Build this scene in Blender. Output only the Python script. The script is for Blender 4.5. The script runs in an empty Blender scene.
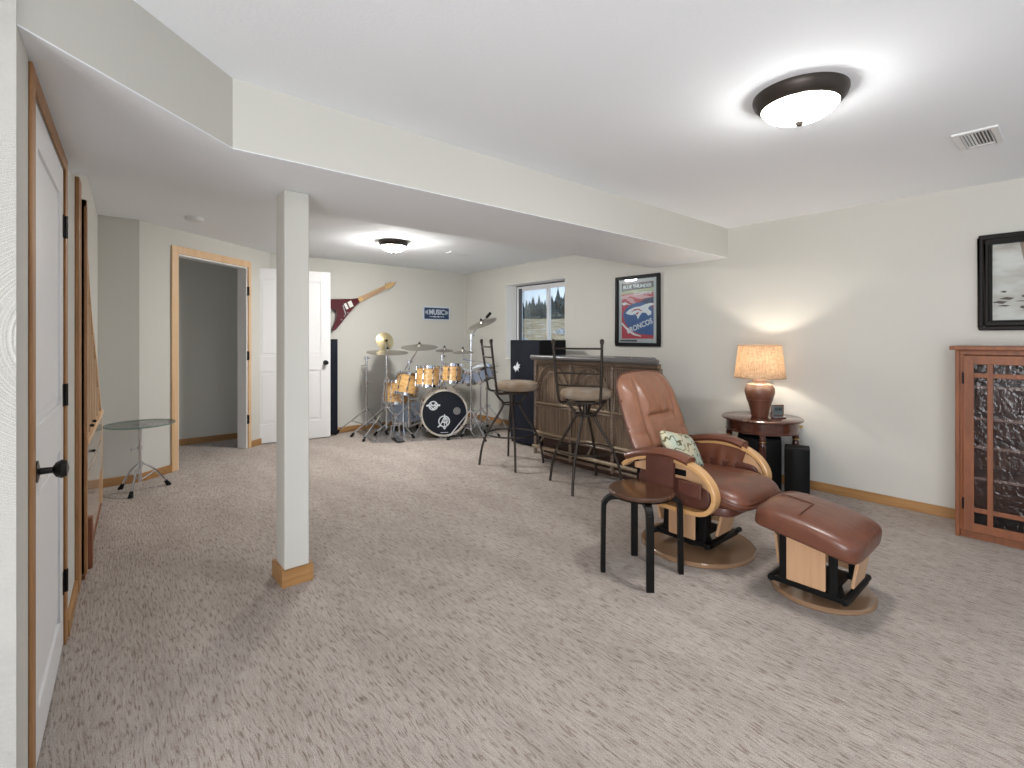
import bpy, bmesh, math, random
from mathutils import Vector, Matrix, noise
random.seed(7)
PI = math.pi
scene = bpy.context.scene
C = bpy.context.collection

# ------------------------------------------------------------------ camera, sky, exposure
YAW = math.atan2(418, 490)
S_, C_ = math.sin(YAW), math.cos(YAW)
cd = bpy.data.cameras.new('camera')
cd.sensor_width = 36; cd.lens = 490 / 1024 * 36; cd.shift_y = -46 / 1024
cd.clip_start = .02; cd.clip_end = 500
cam = bpy.data.objects.new('camera', cd); C.objects.link(cam)
cam.location = (0, 0, 1.25); cam.rotation_euler = (PI / 2, 0, -YAW)
scene.camera = cam

w = bpy.data.worlds.new('world'); scene.world = w; w.use_nodes = True
nt = w.node_tree; bg = nt.nodes['Background']
tc = nt.nodes.new('ShaderNodeTexCoord'); sx = nt.nodes.new('ShaderNodeSeparateXYZ')
rp = nt.nodes.new('ShaderNodeValToRGB')
nt.links.new(tc.outputs['Generated'], sx.inputs[0]); nt.links.new(sx.outputs['Z'], rp.inputs[0])
nt.links.new(rp.outputs[0], bg.inputs[0])
e = rp.color_ramp.elements
e[0].position = 0.0; e[0].color = (.80, .90, 1, 1); e[1].position = .30; e[1].color = (.32, .55, .92, 1)
bg.inputs[1].default_value = .6

sun = bpy.data.lights.new('sun', 'SUN'); sun.energy = 1.6; sun.angle = .01; sun.color = (1, .93, .82)
so = bpy.data.objects.new('sun', sun); C.objects.link(so)
so.rotation_euler = (Vector((.6, -1, -.75))).to_track_quat('-Z', 'Y').to_euler()

LAMP = 40.0        # radiance of the ceiling lamp bowls
# unseen area light added as side fill, outside an invented window
al = bpy.data.lights.new('side_fill', 'AREA'); al.shape = 'RECTANGLE'; al.size = 2.2; al.size_y = 1.7; al.energy = 80; al.color = (.985, .985, 1)
ao = bpy.data.objects.new('side_fill', al); C.objects.link(ao); ao.location = (-1.78, -.85, 1.05); ao.rotation_euler = (PI / 2, 0, -PI / 2)
scene.view_settings.view_transform = 'Standard'
scene.view_settings.look = 'None'
scene.view_settings.gamma = 1
scene.view_settings.exposure = 1.08
scene.view_settings.use_curve_mapping = False

# ------------------------------------------------------------------ materials
def mat(name, col, rough=.6, metal=0, spec=.5, coat=0):
    m = bpy.data.materials.new(name); m.use_nodes = True
    b = m.node_tree.nodes['Principled BSDF']
    b.inputs['Base Color'].default_value = (*col, 1); b.inputs['Roughness'].default_value = rough
    b.inputs['Metallic'].default_value = metal; b.inputs['Specular IOR Level'].default_value = spec
    b.inputs['Coat Weight'].default_value = coat; b.inputs['Coat Roughness'].default_value = .15
    return m
def N(m, t): return m.node_tree.nodes.new(t)
def L(m, a, b): m.node_tree.links.new(a, b)
def coords(m, scale=(1, 1, 1), rot=(0, 0, 0), world=False):
    mp = N(m, 'ShaderNodeMapping'); mp.inputs['Scale'].default_value = scale; mp.inputs['Rotation'].default_value = rot
    if world:
        g = N(m, 'ShaderNodeNewGeometry'); L(m, g.outputs['Position'], mp.inputs[0])
    else:
        g = N(m, 'ShaderNodeTexCoord'); L(m, g.outputs['Object'], mp.inputs[0])
    return mp.outputs[0]
def noise_tex(m, co, scale, detail=3, rough=.5, dist=0):
    n = N(m, 'ShaderNodeTexNoise'); L(m, co, n.inputs['Vector'])
    n.inputs['Scale'].default_value = scale; n.inputs['Detail'].default_value = detail
    n.inputs['Roughness'].default_value = rough; n.inputs['Distortion'].default_value = dist
    return n.outputs['Fac']
def ramp(m, fac, stops):
    r = N(m, 'ShaderNodeValToRGB'); L(m, fac, r.inputs[0]); el = r.color_ramp.elements
    while len(el) < len(stops): el.new(.5)
    for x, (p, c) in zip(el, stops):
        x.position = p; x.color = (*c, 1) if len(c) == 3 else c
    return r.outputs[0]
def bump(m, fac, strength, dist=.01):
    b = N(m, 'ShaderNodeBump'); b.inputs['Strength'].default_value = strength; b.inputs['Distance'].default_value = dist
    L(m, fac, b.inputs['Height']); L(m, b.outputs[0], m.node_tree.nodes['Principled BSDF'].inputs['Normal'])
def setcol(m, out): L(m, out, m.node_tree.nodes['Principled BSDF'].inputs['Base Color'])
def mixc(m, fac, a, b, mode='MIX'):
    x = N(m, 'ShaderNodeMixRGB'); x.blend_type = mode
    if isinstance(fac, float): x.inputs[0].default_value = fac
    else: L(m, fac, x.inputs[0])
    for i, v in ((1, a), (2, b)):
        if isinstance(v, tuple): x.inputs[i].default_value = (*v, 1)
        else: L(m, v, x.inputs[i])
    return x.outputs[0]
def wood(name, c1, c2, axis='z', scale=1, rough=.5, coat=.06, contrast=(.35, .65)):
    m = mat(name, c1, rough, coat=coat)
    s = {'x': (1.2, 14, 14), 'y': (14, 1.2, 14), 'z': (14, 14, 1.2)}[axis]
    co = coords(m, tuple(v * scale for v in s))
    n = noise_tex(m, co, 2.2, 5, .6, .6)
    setcol(m, ramp(m, n, [(contrast[0], c1), (contrast[1], c2)]))
    bump(m, n, .06, .003)
    return m

M = {}
M['wall'] = mat('wall_paint', (.60, .59, .545), .8, spec=.2)
bump(M['wall'], noise_tex(M['wall'], coords(M['wall'], world=True), 130, 2), .10, .003)
M['wall_rough_shaded'] = mat('wall_texture_shaded', (.22, .216, .205), .85, spec=.2)  # base colour darkened to stand in for shade on this strip
bump(M['wall_rough_shaded'], noise_tex(M['wall_rough_shaded'], coords(M['wall_rough_shaded'], world=True), 120, 3), .9, .01)
M['ceil'] = mat('ceiling_paint', (.885, .915, .945), .85, spec=.15)
bump(M['ceil'], noise_tex(M['ceil'], coords(M['ceil'], world=True), 85, 3, .6), .16, .007)
M['white'] = mat('white_paint', (.80, .80, .80), .4)
M['white_trim'] = mat('white_drywall', (.78, .77, .74), .6)
# carpet: loops tufted in long broken streaks that run along the room
m = M['carpet'] = mat('carpet', (.4, .35, .31), .95, spec=.08)
co = coords(m, (1, 1, 1), world=True)
warp = N(m, 'ShaderNodeTexNoise'); L(m, co, warp.inputs['Vector']); warp.inputs['Scale'].default_value = 4.5; warp.inputs['Detail'].default_value = 2
va = N(m, 'ShaderNodeVectorMath'); va.operation = 'MULTIPLY_ADD'
L(m, warp.outputs['Color'], va.inputs[0]); va.inputs[1].default_value = (.032, .03, 0); L(m, co, va.inputs[2])
mp = N(m, 'ShaderNodeMapping'); mp.inputs['Scale'].default_value = (95, 9.5, 1); L(m, va.outputs[0], mp.inputs[0])
st = noise_tex(m, mp.outputs[0], 1.0, 3, .62)
big = noise_tex(m, coords(m, (3.0, .9, 1), world=True), 1.5, 3, .6)
fine = noise_tex(m, co, 260, 1)
mp2 = N(m, 'ShaderNodeMapping'); mp2.inputs['Scale'].default_value = (150, 18, 1); L(m, va.outputs[0], mp2.inputs[0])
dash = ramp(m, noise_tex(m, mp2.outputs[0], 1.0, 2, .6), [(.36, (.62, .57, .54)), (.46, (1, 1, 1))])
a = mixc(m, 1.0, ramp(m, st, [(.27, (.30, .248, .215)), (.40, (.43, .375, .335)), (.60, (.495, .440, .40))]), dash, 'MULTIPLY')
b = ramp(m, big, [(.3, (.84, .83, .82)), (.7, (1.04, 1.04, 1.04))])
c = ramp(m, fine, [(.35, (.8, .8, .8)), (.6, (1.08, 1.08, 1.08))])
setcol(m, mixc(m, 1.0, mixc(m, 1.0, a, b, 'MULTIPLY'), c, 'MULTIPLY'))
hs = N(m, 'ShaderNodeMath'); hs.operation = 'ADD'; L(m, st, hs.inputs[0]); L(m, fine, hs.inputs[1])
bump(m, hs.outputs[0], .5, .01)

M['oak'] = wood('oak_trim', (.29, .135, .045), (.40, .20, .075), 'z')
M['oak_h'] = wood('oak_baseboard', (.33, .165, .055), (.43, .23, .085), 'x')
M['oak_hy'] = wood('oak_baseboard_side', (.33, .165, .055), (.43, .23, .085), 'y')
M['oak_pale'] = wood('pale_oak_trim', (.64, .41, .22), (.72, .50, .30), 'z')
M['honey'] = wood('bent_beech', (.50, .27, .105), (.58, .34, .15), 'y', .6, .3, .4)
M['panel_wood'] = wood('beech_panel', (.46, .265, .14), (.53, .32, .18), 'z', .7, .45, .1)
M['disc'] = mat('beech_disc', (.27, .16, .09), .25, coat=.4)
M['cherry'] = wood('cherry_wood', (.17, .052, .018), (.25, .082, .028), 'z', 1, .5, .05)
M['shelf_wood'] = wood('shelf_wood', (.42, .24, .17), (.52, .33, .25), 'y')
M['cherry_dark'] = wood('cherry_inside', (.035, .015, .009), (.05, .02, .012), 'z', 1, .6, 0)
M['mahogany'] = wood('mahogany', (.055, .014, .007), (.10, .028, .014), 'x', .8, .22, .6)
M['stool_top'] = wood('walnut_top', (.05, .021, .011), (.085, .036, .019), 'x', .8, .2, .7)
M['black_ply'] = mat('black_lacquer', (.003, .0025, .002), .45, spec=.2)
M['black'] = mat('black_metal', (.004, .004, .004), .45, spec=.2)
M['black_matte'] = mat('black_matte', (.006, .0065, .008), .7, spec=.25)
M['navy'] = mat('dark_grille_cloth', (.006, .008, .016), .6, spec=.25)
M['bronze'] = mat('bronze_knob', (.015, .012, .011), .3, .6)
M['iron'] = mat('brown_iron', (.045, .036, .030), .42, .5)
M['chrome'] = mat('chrome', (.72, .74, .78), .13, 1)
M['brass'] = mat('brass', (.7, .5, .22), .3, 1)
M['cymbal'] = mat('cymbal_bronze', (.30, .285, .25), .36, .8)
_m = M['cymbal']
M['cymbal_gold'] = mat('cymbal_gold', (.62, .52, .30), .28, .85)
# leather
def leather(name, c1, c2, rough=.33):
    m = mat(name, c1, rough, spec=.5, coat=.15)
    co = coords(m)
    n1 = noise_tex(m, co, 5, 3, .6, 1.2); n2 = noise_tex(m, co, 260, 2)
    setcol(m, ramp(m, n1, [(.35, c1), (.65, c2)]))
    ad = N(m, 'ShaderNodeMath'); ad.operation = 'MULTIPLY_ADD'; L(m, n2, ad.inputs[0]); ad.inputs[1].default_value = .06
    cr = noise_tex(m, coords(m, (9, 6, 6)), 1.0, 3, .5, 1.0); L(m, cr, ad.inputs[2])
    bump(m, ad.outputs[0], .4, .012)
    return m
M['tan'] = leather('tan_leather', (.205, .086, .046), (.255, .112, .062), .42)
M['brown'] = leather('brown_leather', (.105, .035, .019), (.145, .050, .027), .36)
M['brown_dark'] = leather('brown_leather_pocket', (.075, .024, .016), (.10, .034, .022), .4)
M['piping'] = mat('leather_piping', (.10, .035, .02), .45)
# seat fabric
m = M['seat_fabric'] = mat('tan_microfibre', (.36, .25, .16), .85, spec=.15)
setcol(m, ramp(m, noise_tex(m, coords(m), 6, 3), [(.4, (.27, .195, .13)), (.65, (.36, .31, .255))]))
# pillow
m = M['pillow'] = mat('pillow_fabric', (.5, .5, .4), .85, spec=.1)
co = coords(m)
wv = N(m, 'ShaderNodeTexWave'); wv.wave_type = 'RINGS'; L(m, co, wv.inputs['Vector'])
wv.inputs['Scale'].default_value = 7; wv.inputs['Distortion'].default_value = 9; wv.inputs['Detail'].default_value = 1.2; wv.inputs['Detail Scale'].default_value = 2.4
line = ramp(m, wv.outputs['Fac'], [(.0, (.22, .20, .13)), (.06, (.30, .28, .2)), (.10, (1, 1, 1))])
base = ramp(m, noise_tex(m, co, 7, 2), [(.4, (.56, .51, .36)), (.62, (.40, .45, .37))])
setcol(m, mixc(m, 1.0, base, line, 'MULTIPLY'))
# bamboo / rattan
m = M['reed'] = mat('brown_reed', (.2, .12, .06), .55)
co = coords(m)
sy = N(m, 'ShaderNodeSeparateXYZ'); L(m, co, sy.inputs[0])
mm = N(m, 'ShaderNodeMath'); mm.operation = 'MULTIPLY'; L(m, sy.outputs['Y'], mm.inputs[0]); mm.inputs[1].default_value = 2 * PI / .022
sn = N(m, 'ShaderNodeMath'); sn.operation = 'SINE'; L(m, mm.outputs[0], sn.inputs[0])
n1 = noise_tex(m, coords(m, (1, 30, 1.5)), 1.6, 3)
setcol(m, mixc(m, .35, ramp(m, n1, [(.35, (.085, .055, .035)), (.65, (.245, .175, .120))]),
       ramp(m, sn.outputs[0], [(0, (.10, .06, .035)), (.4, (.26, .17, .10))])))
bump(m, sn.outputs[0], .6, .006)
M['rattan'] = wood('rattan', (.10, .065, .042), (.21, .150, .105), 'y', 2, .4, .2)
M['rattan_pale'] = wood('pale_rattan', (.22, .16, .10), (.33, .25, .165), 'z', 2, .45, .1)
M['bar_pad'] = mat('bar_edge_vinyl', (.10, .095, .095), .35)
M['bar_top'] = mat('bar_top', (.05, .035, .03), .2)
# maple drum shell
m = M['maple'] = mat('maple_fade', (.55, .3, .1), .2, coat=.6)
n1 = noise_tex(m, coords(m, (3, 3, 12)), 3, 3, .6, 1)
setcol(m, ramp(m, n1, [(.3, (.50, .25, .08)), (.7, (.78, .52, .22))]))
M['drumhead'] = mat('drum_head', (.6, .62, .64), .4)
M['drum_blue'] = mat('pale_blue_shell', (.42, .50, .64), .3, coat=.3)
M['pearl'] = mat('pearl_hoop', (.50, .46, .40), .3, coat=.4)
M['kick_head'] = mat('black_drum_head', (.004, .007, .014), .35, spec=.3)
M['logo_white'] = mat('white_ink', (.62, .66, .70), .5)
M['guitar_red'] = mat('maroon_lacquer', (.085, .008, .016), .18, coat=.7)
M['maple_neck'] = mat('maple_neck', (.58, .38, .17), .4)
M['rosewood'] = mat('fretboard', (.42, .27, .17), .5)
M['sign_blue'] = mat('sign_navy', (.015, .045, .11), .5)
M['sign_edge'] = mat('sign_edge', (.60, .66, .74), .5)
M['vinyl'] = mat('window_vinyl', (.72, .72, .74), .4)
M['seal'] = mat('window_seal', (.06, .065, .07), .5)
M['plate'] = mat('outlet_plate', (.72, .71, .68), .4)
def glass(name, tint=(1, 1, 1), gloss=.07, rough=.02, bumpy=0):
    m = bpy.data.materials.new(name); m.use_nodes = True; t = m.node_tree; t.nodes.clear()
    o = N(m, 'ShaderNodeOutputMaterial'); mx = N(m, 'ShaderNodeMixShader'); tr = N(m, 'ShaderNodeBsdfTransparent'); gl = N(m, 'ShaderNodeBsdfGlossy')
    tr.inputs[0].default_value = (*tint, 1); gl.inputs['Roughness'].default_value = rough
    mx.inputs[0].default_value = gloss
    if bumpy:
        n = noise_tex(m, coords(m), 38, 2, .5, .6); b = N(m, 'ShaderNodeBump'); b.inputs['Strength'].default_value = bumpy
        b.inputs['Distance'].default_value = .02; L(m, n, b.inputs['Height']); L(m, b.outputs[0], gl.inputs['Normal'])
    else:
        lw = N(m, 'ShaderNodeLayerWeight'); lw.inputs[0].default_value = .25
        mt = N(m, 'ShaderNodeMath'); mt.operation = 'MULTIPLY_ADD'; L(m, lw.outputs['Fresnel'], mt.inputs[0])
        mt.inputs[1].default_value = .8; mt.inputs[2].default_value = gloss * .5; L(m, mt.outputs[0], mx.inputs[0])
    L(m, tr.outputs[0], mx.inputs[1]); L(m, gl.outputs[0], mx.inputs[2]); L(m, mx.outputs[0], o.inputs[0])
    return m
M['glass'] = glass('clear_glass', (.97, .99, .99), .04)
M['glass_edge'] = mat('glass_edge', (.16, .24, .22), .15)
M['seedy'] = glass('seedy_glass', (.72, .73, .75), .025, .2, .25)
M['mat_clear'] = glass('clear_vinyl', (.93, .95, .97), .03)
def emis(name, col, strength):
    m = bpy.data.materials.new(name); m.use_nodes = True; t = m.node_tree; t.nodes.clear()
    o = N(m, 'ShaderNodeOutputMaterial'); em = N(m, 'ShaderNodeEmission'); em.inputs[0].default_value = (*col, 1); em.inputs[1].default_value = strength
    L(m, em.outputs[0], o.inputs[0]); return m
M['bowl'] = emis('lit_alabaster', (1, .98, .95), LAMP)
M['bowl_small'] = emis('lit_alabaster_small', (1, .98, .95), LAMP * 4.1)
M['bulb'] = emis('lit_bulb', (1, .86, .70), 20)
m = M['shade'] = bpy.data.materials.new('burlap_shade'); m.use_nodes = True; m.node_tree.nodes.clear()
o = N(m, 'ShaderNodeOutputMaterial'); mx = N(m, 'ShaderNodeMixShader'); d = N(m, 'ShaderNodeBsdfDiffuse'); tl = N(m, 'ShaderNodeBsdfTranslucent')
n1 = noise_tex(m, coords(m, (1, 1, 8)), 26, 3, .7); n2 = noise_tex(m, coords(m, (6, 6, 1)), 16, 3, .7)
cc = mixc(m, .5, ramp(m, n1, [(.35, (.36, .26, .17)), (.65, (.76, .64, .50))]), ramp(m, n2, [(.35, (.40, .29, .19)), (.65, (.76, .64, .50))]))
L(m, cc, d.inputs[0]); L(m, cc, tl.inputs[0]); mx.inputs[0].default_value = .5
L(m, d.outputs[0], mx.inputs[1]); L(m, tl.outputs[0], mx.inputs[2]); L(m, mx.outputs[0], o.inputs[0])
m = M['vase'] = mat('stoneware_glaze', (.25, .1, .06), .38)
sz = N(m, 'ShaderNodeSeparateXYZ'); L(m, coords(m), sz.inputs[0])
ad = N(m, 'ShaderNodeMath'); ad.operation = 'MULTIPLY_ADD'; L(m, noise_tex(m, coords(m), 22, 3), ad.inputs[0]); ad.inputs[1].default_value = .07; L(m, sz.outputs['Z'], ad.inputs[2])
setcol(m, ramp(m, ad.outputs[0], [(.20, (.13, .045, .025)), (.255, (.22, .10, .06)), (.29, (.46, .32, .24))]))
bump(m, noise_tex(m, coords(m), 40, 2), .3, .006)

# ------------------------------------------------------------------ geometry helpers
class MB:
    def __init__(s): s.bm = bmesh.new()
    def box(s, c, size, rot=None, pivot=None):
        r = bmesh.ops.create_cube(s.bm, size=1)['verts']
        mt = Matrix.Translation(Vector(c)) @ (rot.to_4x4() if rot else Matrix.Identity(4)) @ Matrix.Diagonal((*size, 1))
        bmesh.ops.transform(s.bm, matrix=mt, verts=r); return s
    def bx(s, x0, x1, y0, y1, z0, z1):
        return s.box(((x0 + x1) / 2, (y0 + y1) / 2, (z0 + z1) / 2), (abs(x1 - x0), abs(y1 - y0), abs(z1 - z0)))
    def cyl(s, p0, p1, r0, r1=None, n=20):
        p0 = Vector(p0); p1 = Vector(p1); r1 = r0 if r1 is None else r1; d = p1 - p0
        v = bmesh.ops.create_cone(s.bm, cap_ends=True, segments=n, radius1=r0, radius2=max(r1, 1e-5), depth=d.length)['verts']
        q = d.to_track_quat('Z', 'Y').to_matrix().to_4x4()
        bmesh.ops.transform(s.bm, matrix=Matrix.Translation((p0 + p1) / 2) @ q, verts=v); return s
    def sph(s, c, r, sc=(1, 1, 1), n=16, rot=None):
        v = bmesh.ops.create_uvsphere(s.bm, u_segments=n, v_segments=max(6, n // 2 + 2), radius=r)['verts']
        bmesh.ops.transform(s.bm, matrix=Matrix.Translation(Vector(c)) @ (rot.to_4x4() if rot else Matrix.Identity(4)) @ Matrix.Diagonal((*sc, 1)), verts=v); return s
    def lathe(s, prof, c=(0, 0, 0), n=32, rot=None, sx=1, sy=1):
        R = rot or Matrix.Identity(3); c = Vector(c); rings = []
        for r, z in prof:
            if r < 1e-6: rings.append([s.bm.verts.new(c + R @ Vector((0, 0, z)))])
            else: rings.append([s.bm.verts.new(c + R @ Vector((r * sx * math.cos(2 * PI * k / n), r * sy * math.sin(2 * PI * k / n), z))) for k in range(n)])
        for a, b in zip(rings, rings[1:]):
            for k in range(n):
                k2 = (k + 1) % n
                if len(a) == 1 and len(b) == 1: continue
                if len(a) == 1: s.bm.faces.new((a[0], b[k2], b[k]))
                elif len(b) == 1: s.bm.faces.new((a[k], a[k2], b[0]))
                else: s.bm.faces.new((a[k], a[k2], b[k2], b[k]))
        return s
    def sweep(s, pts, sec, closed=False, up=None, cap=True):
        """sweep a 2-D section (list of (u,v)) along pts; up fixes the frame"""
        pts = [Vector(p) for p in pts]; n = len(pts); rings = []; prev = None
        for i in range(n):
            if closed: t = pts[(i + 1) % n] - pts[i - 1]
            else: t = pts[min(i + 1, n - 1)] - pts[max(i - 1, 0)]
            t.normalize()
            if up is not None: ref = Vector(up)
            elif prev is None: ref = Vector((0, 0, 1)) if abs(t.z) < .9 else Vector((1, 0, 0))
            else: ref = prev
            a = ref - t * ref.dot(t); a.normalize(); b = t.cross(a); prev = a
            rings.append([s.bm.verts.new(pts[i] + a * u + b * v) for u, v in sec])
        k = len(sec); m_ = n if closed else n - 1
        for i in range(m_):
            A, B = rings[i], rings[(i + 1) % n]
            for j in range(k): s.bm.faces.new((A[j], A[(j + 1) % k], B[(j + 1) % k], B[j]))
        if not closed and cap:
            s.bm.faces.new(rings[0][::-1]); s.bm.faces.new(rings[-1])
        return s
    def tube(s, pts, r, n=10, closed=False, up=None, smooth=0):
        if smooth: pts = crv(pts, smooth, closed)
        return s.sweep(pts, [(r * math.cos(2 * PI * k / n), r * math.sin(2 * PI * k / n)) for k in range(n)], closed, up)
    def ring(s, c, R, r, n=32, rot=None, k=8):
        q = rot or Matrix.Identity(3); c = Vector(c)
        return s.sweep([c + q @ Vector((R * math.cos(2 * PI * i / n), R * math.sin(2 * PI * i / n), 0)) for i in range(n)],
                       [(r * math.cos(2 * PI * j / k), r * math.sin(2 * PI * j / k)) for j in range(k)], True, q @ Vector((0, 0, 1)))
    def prism(s, poly, d, f=lambda u, v, w: (u, v, w)):
        """poly in (u,v), extruded from w=d[0] to w=d[1]; f maps (u,v,w) to xyz"""
        A = [s.bm.verts.new(f(u, v, d[0])) for u, v in poly]; B = [s.bm.verts.new(f(u, v, d[1])) for u, v in poly]; n = len(poly)
        s.bm.faces.new(A[::-1]); s.bm.faces.new(B)
        for i in range(n): s.bm.faces.new((A[i], A[(i + 1) % n], B[(i + 1) % n], B[i]))
        return s
    def surf(s, fn, nu, nv, closed_u=False):
        g = [[s.bm.verts.new(fn(i / nu, j / nv)) for j in range(nv + 1)] for i in range(nu + (0 if closed_u else 1))]
        for i in range(nu):
            for j in range(nv):
                a = g[i]; b = g[(i + 1) % len(g)]; s.bm.faces.new((a[j], b[j], b[j + 1], a[j + 1]))
        return s
    def cushion(s, c, size, e=.35, n=20, rot=None, fn=None):
        """super-ellipsoid cushion"""
        c = Vector(c); R = rot or Matrix.Identity(3)
        def sg(v, p): return math.copysign(abs(v) ** p, v)
        def f(u, v):
            a = -PI + 2 * PI * u; b = -PI / 2 + PI * v
            x = sg(math.cos(b), e) * sg(math.cos(a), e); y = sg(math.cos(b), e) * sg(math.sin(a), e); z = sg(math.sin(b), e * 1.6)
            p = Vector((x * size[0] / 2, y * size[1] / 2, z * size[2] / 2))
            if fn: p = fn(p)
            return c + R @ p
        return s.surf(f, n * 2, n, True)
    def xf(s, mt): bmesh.ops.transform(s.bm, matrix=mt, verts=s.bm.verts[:]); return s
    def build(s, name, mt, parent=None, smooth=False, bevel=0, seg=2, loc=None):
        bmesh.ops.remove_doubles(s.bm, verts=s.bm.verts[:], dist=1e-5)
        bmesh.ops.recalc_face_normals(s.bm, faces=s.bm.faces[:])
        me = bpy.data.meshes.new(name); s.bm.to_mesh(me); s.bm.free()
        me.materials.append(M[mt] if isinstance(mt, str) else mt)
        o = bpy.data.objects.new(name, me); C.objects.link(o)
        if parent: o.parent = parent
        if loc: o.location = loc
        if smooth:
            for p in me.polygons: p.use_smooth = True
            try: me.set_sharp_from_angle(angle=math.radians(38))
            except Exception: pass
        if bevel:
            b = o.modifiers.new('bevel', 'BEVEL'); b.width = bevel; b.segments = seg; b.limit_method = 'ANGLE'; b.angle_limit = .6
        return o
def crv(pts, sub=6, closed=False):
    P = [Vector(p) for p in pts]; n = len(P); out = []
    rng = range(n if closed else n - 1)
    for i in rng:
        if closed: p0, p1, p2, p3 = P[i - 1], P[i], P[(i + 1) % n], P[(i + 2) % n]
        else: p0, p1, p2, p3 = P[max(i - 1, 0)], P[i], P[i + 1], P[min(i + 2, n - 1)]
        for k in range(sub):
            t = k / sub
            out.append(.5 * ((2 * p1) + (p2 - p0) * t + (2 * p0 - 5 * p1 + 4 * p2 - p3) * t * t + (3 * p1 - p0 - 3 * p2 + p3) * t ** 3))
    if not closed: out.append(P[-1])
    return out
def tag(o, label=None, cat=None, group=None, kind=None):
    for k, v in (('label', label), ('category', cat), ('group', group), ('kind', kind)):
        if v: o[k] = v
    return o
def thing(name, label, cat, loc=(0, 0, 0), rz=0, group=None):
    o = bpy.data.objects.new(name, None); C.objects.link(o); o.empty_display_size = .1
    o.location = loc; o.rotation_euler = (0, 0, rz)
    return tag(o, label, cat, group)
def struct(o): o['kind'] = 'structure'; return o
def dup(root, loc, rz, label, group=None):
    r = root.copy(); C.objects.link(r); r.location = loc; r.rotation_euler = (0, 0, rz); r['label'] = label
    if group: r['group'] = group
    def rec(a, b):
        for ch in list(a.children):
            c = ch.copy(); C.objects.link(c); c.parent = b; c.matrix_parent_inverse = ch.matrix_parent_inverse; rec(ch, c)
    rec(root, r); return r
def text(body, size, width=None, depth=.001, font_bold=0):
    cu = bpy.data.curves.new('t', 'FONT'); cu.body = body; cu.size = size; cu.align_x = 'CENTER'; cu.align_y = 'CENTER'
    cu.extrude = depth; cu.offset = font_bold; cu.resolution_u = 3
    o = bpy.data.objects.new('t', cu); C.objects.link(o)
    dg = bpy.context.evaluated_depsgraph_get(); me = bpy.data.meshes.new_from_object(o.evaluated_get(dg))
    bpy.data.objects.remove(o)
    if width:
        xs = [v.co.x for v in me.vertices]; k = width / (max(xs) - min(xs))
        for v in me.vertices: v.co.x *= k
    return me
def put_text(name, me, mt, parent, M4):
    me.transform(M4); me.materials.clear(); me.materials.append(M[mt]); o = bpy.data.objects.new(name, me); C.objects.link(o); o.parent = parent; return o
def rot(ax, a): return Matrix.Rotation(a, 3, ax)
def at(px, py, Z):
    r = (px - 512) / 490
    return Vector((Z * (S_ + r * C_), Z * (C_ - r * S_), 1.25 - (py - 338) / 490 * Z))

# ------------------------------------------------------------------ room shell
XR, YB, HC, HS = 4.52, 6.41, 2.276, 1.998
LX = lambda y: -.0932 + .0443 * (y - 2.719)          # the left wall line
struct(MB().bx(-1.6, XR + .28, -3.4, 7.1, -.12, 0).build('floor', 'carpet'))
struct(MB().bx(-1.6, XR + .28, -3.4, 7.1, HC, HC + .12).build('ceiling', 'ceil'))
# right wall with the window opening
wy0, wy1, wz0, wz1 = 4.268, 5.432, .95, 2.012
mb = MB(); mb.bx(XR, XR + .28, -3.4, wy0, 0, HC); mb.bx(XR, XR + .28, wy1, 7.1, 0, HC)
mb.bx(XR, XR + .28, wy0, wy1, 0, wz0); mb.bx(XR, XR + .28, wy0, wy1, wz1, HC)
struct(mb.build('wall_right', 'wall'))
struct(MB().bx(1.60, XR, YB, YB + .12, 0, HC).build('wall_back', 'wall'))
# left wall (slightly off square) with the opening of the white door
D0, D1, DH = 1.885, 2.690, 1.935
def lw_prism(y0, y1, z0, z1, t0=0, t1=-.12, mb=None):
    mb = mb or MB()
    mb.prism([(LX(y0) + t0, y0), (LX(y1) + t0, y1), (LX(y1) + t1, y1), (LX(y0) + t1, y0)], (z0, z1)); return mb
mb = lw_prism(1.65, D0 - .01, 0, HC); lw_prism(D1 + .01, 5.34, 0, HC, mb=mb); lw_prism(D0 - .01, D1 + .01, DH + .01, HC, mb=mb)
struct(mb.build('wall_left', 'wall'))
struct(MB().bx(-1.6, LX(1.65) - .0, 1.65, 1.77, 0, HC).build('wall_front', 'wall_rough_shaded'))
struct(MB().bx(-.12, .30, 5.34, 5.44, 0, HC).build('wall_alcove', 'wall'))
mb = MB(); mb.bx(-1.72, -1.6, -3.4, -1.95, 0, HC); mb.bx(-1.72, -1.6, .25, 1.77, 0, HC); mb.bx(-1.72, -1.6, -1.95, .25, 0, .18); mb.bx(-1.72, -1.6, -1.95, .25, 1.92, HC)
struct(mb.build('wall_side', 'wall'))
mb = MB(); mb.bx(-1.69, -1.64, -1.95, .25, .18, .23); mb.bx(-1.69, -1.64, -1.95, .25, 1.87, 1.92)  # out-of-view window, invented together with its opening for the side fill
for y in (-1.95, -.875, .2): mb.bx(-1.69, -1.64, y, y + .05, .23, 1.87)
struct(mb.build('added_window_3', 'vinyl'))
mb = MB(); mb.bx(-1.6, -.6, -3.52, -3.4, 0, HC); mb.bx(4.2, XR, -3.52, -3.4, 0, HC); mb.bx(-.6, 4.2, -3.52, -3.4, 2.15, HC)
struct(mb.build('wall_rear', 'wall'))
mb = MB(); mb.bx(-.6, 4.2, -3.49, -3.44, 0, .05); mb.bx(-.6, 4.2, -3.49, -3.44, 2.1, 2.15)  # unseen rear glazing, added so sky light enters behind the camera
for x in (-.6, .98, 2.56, 4.14): mb.bx(x, x + .06, -3.49, -3.44, .05, 2.1)
struct(mb.build('added_window_2', 'vinyl'))
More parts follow.
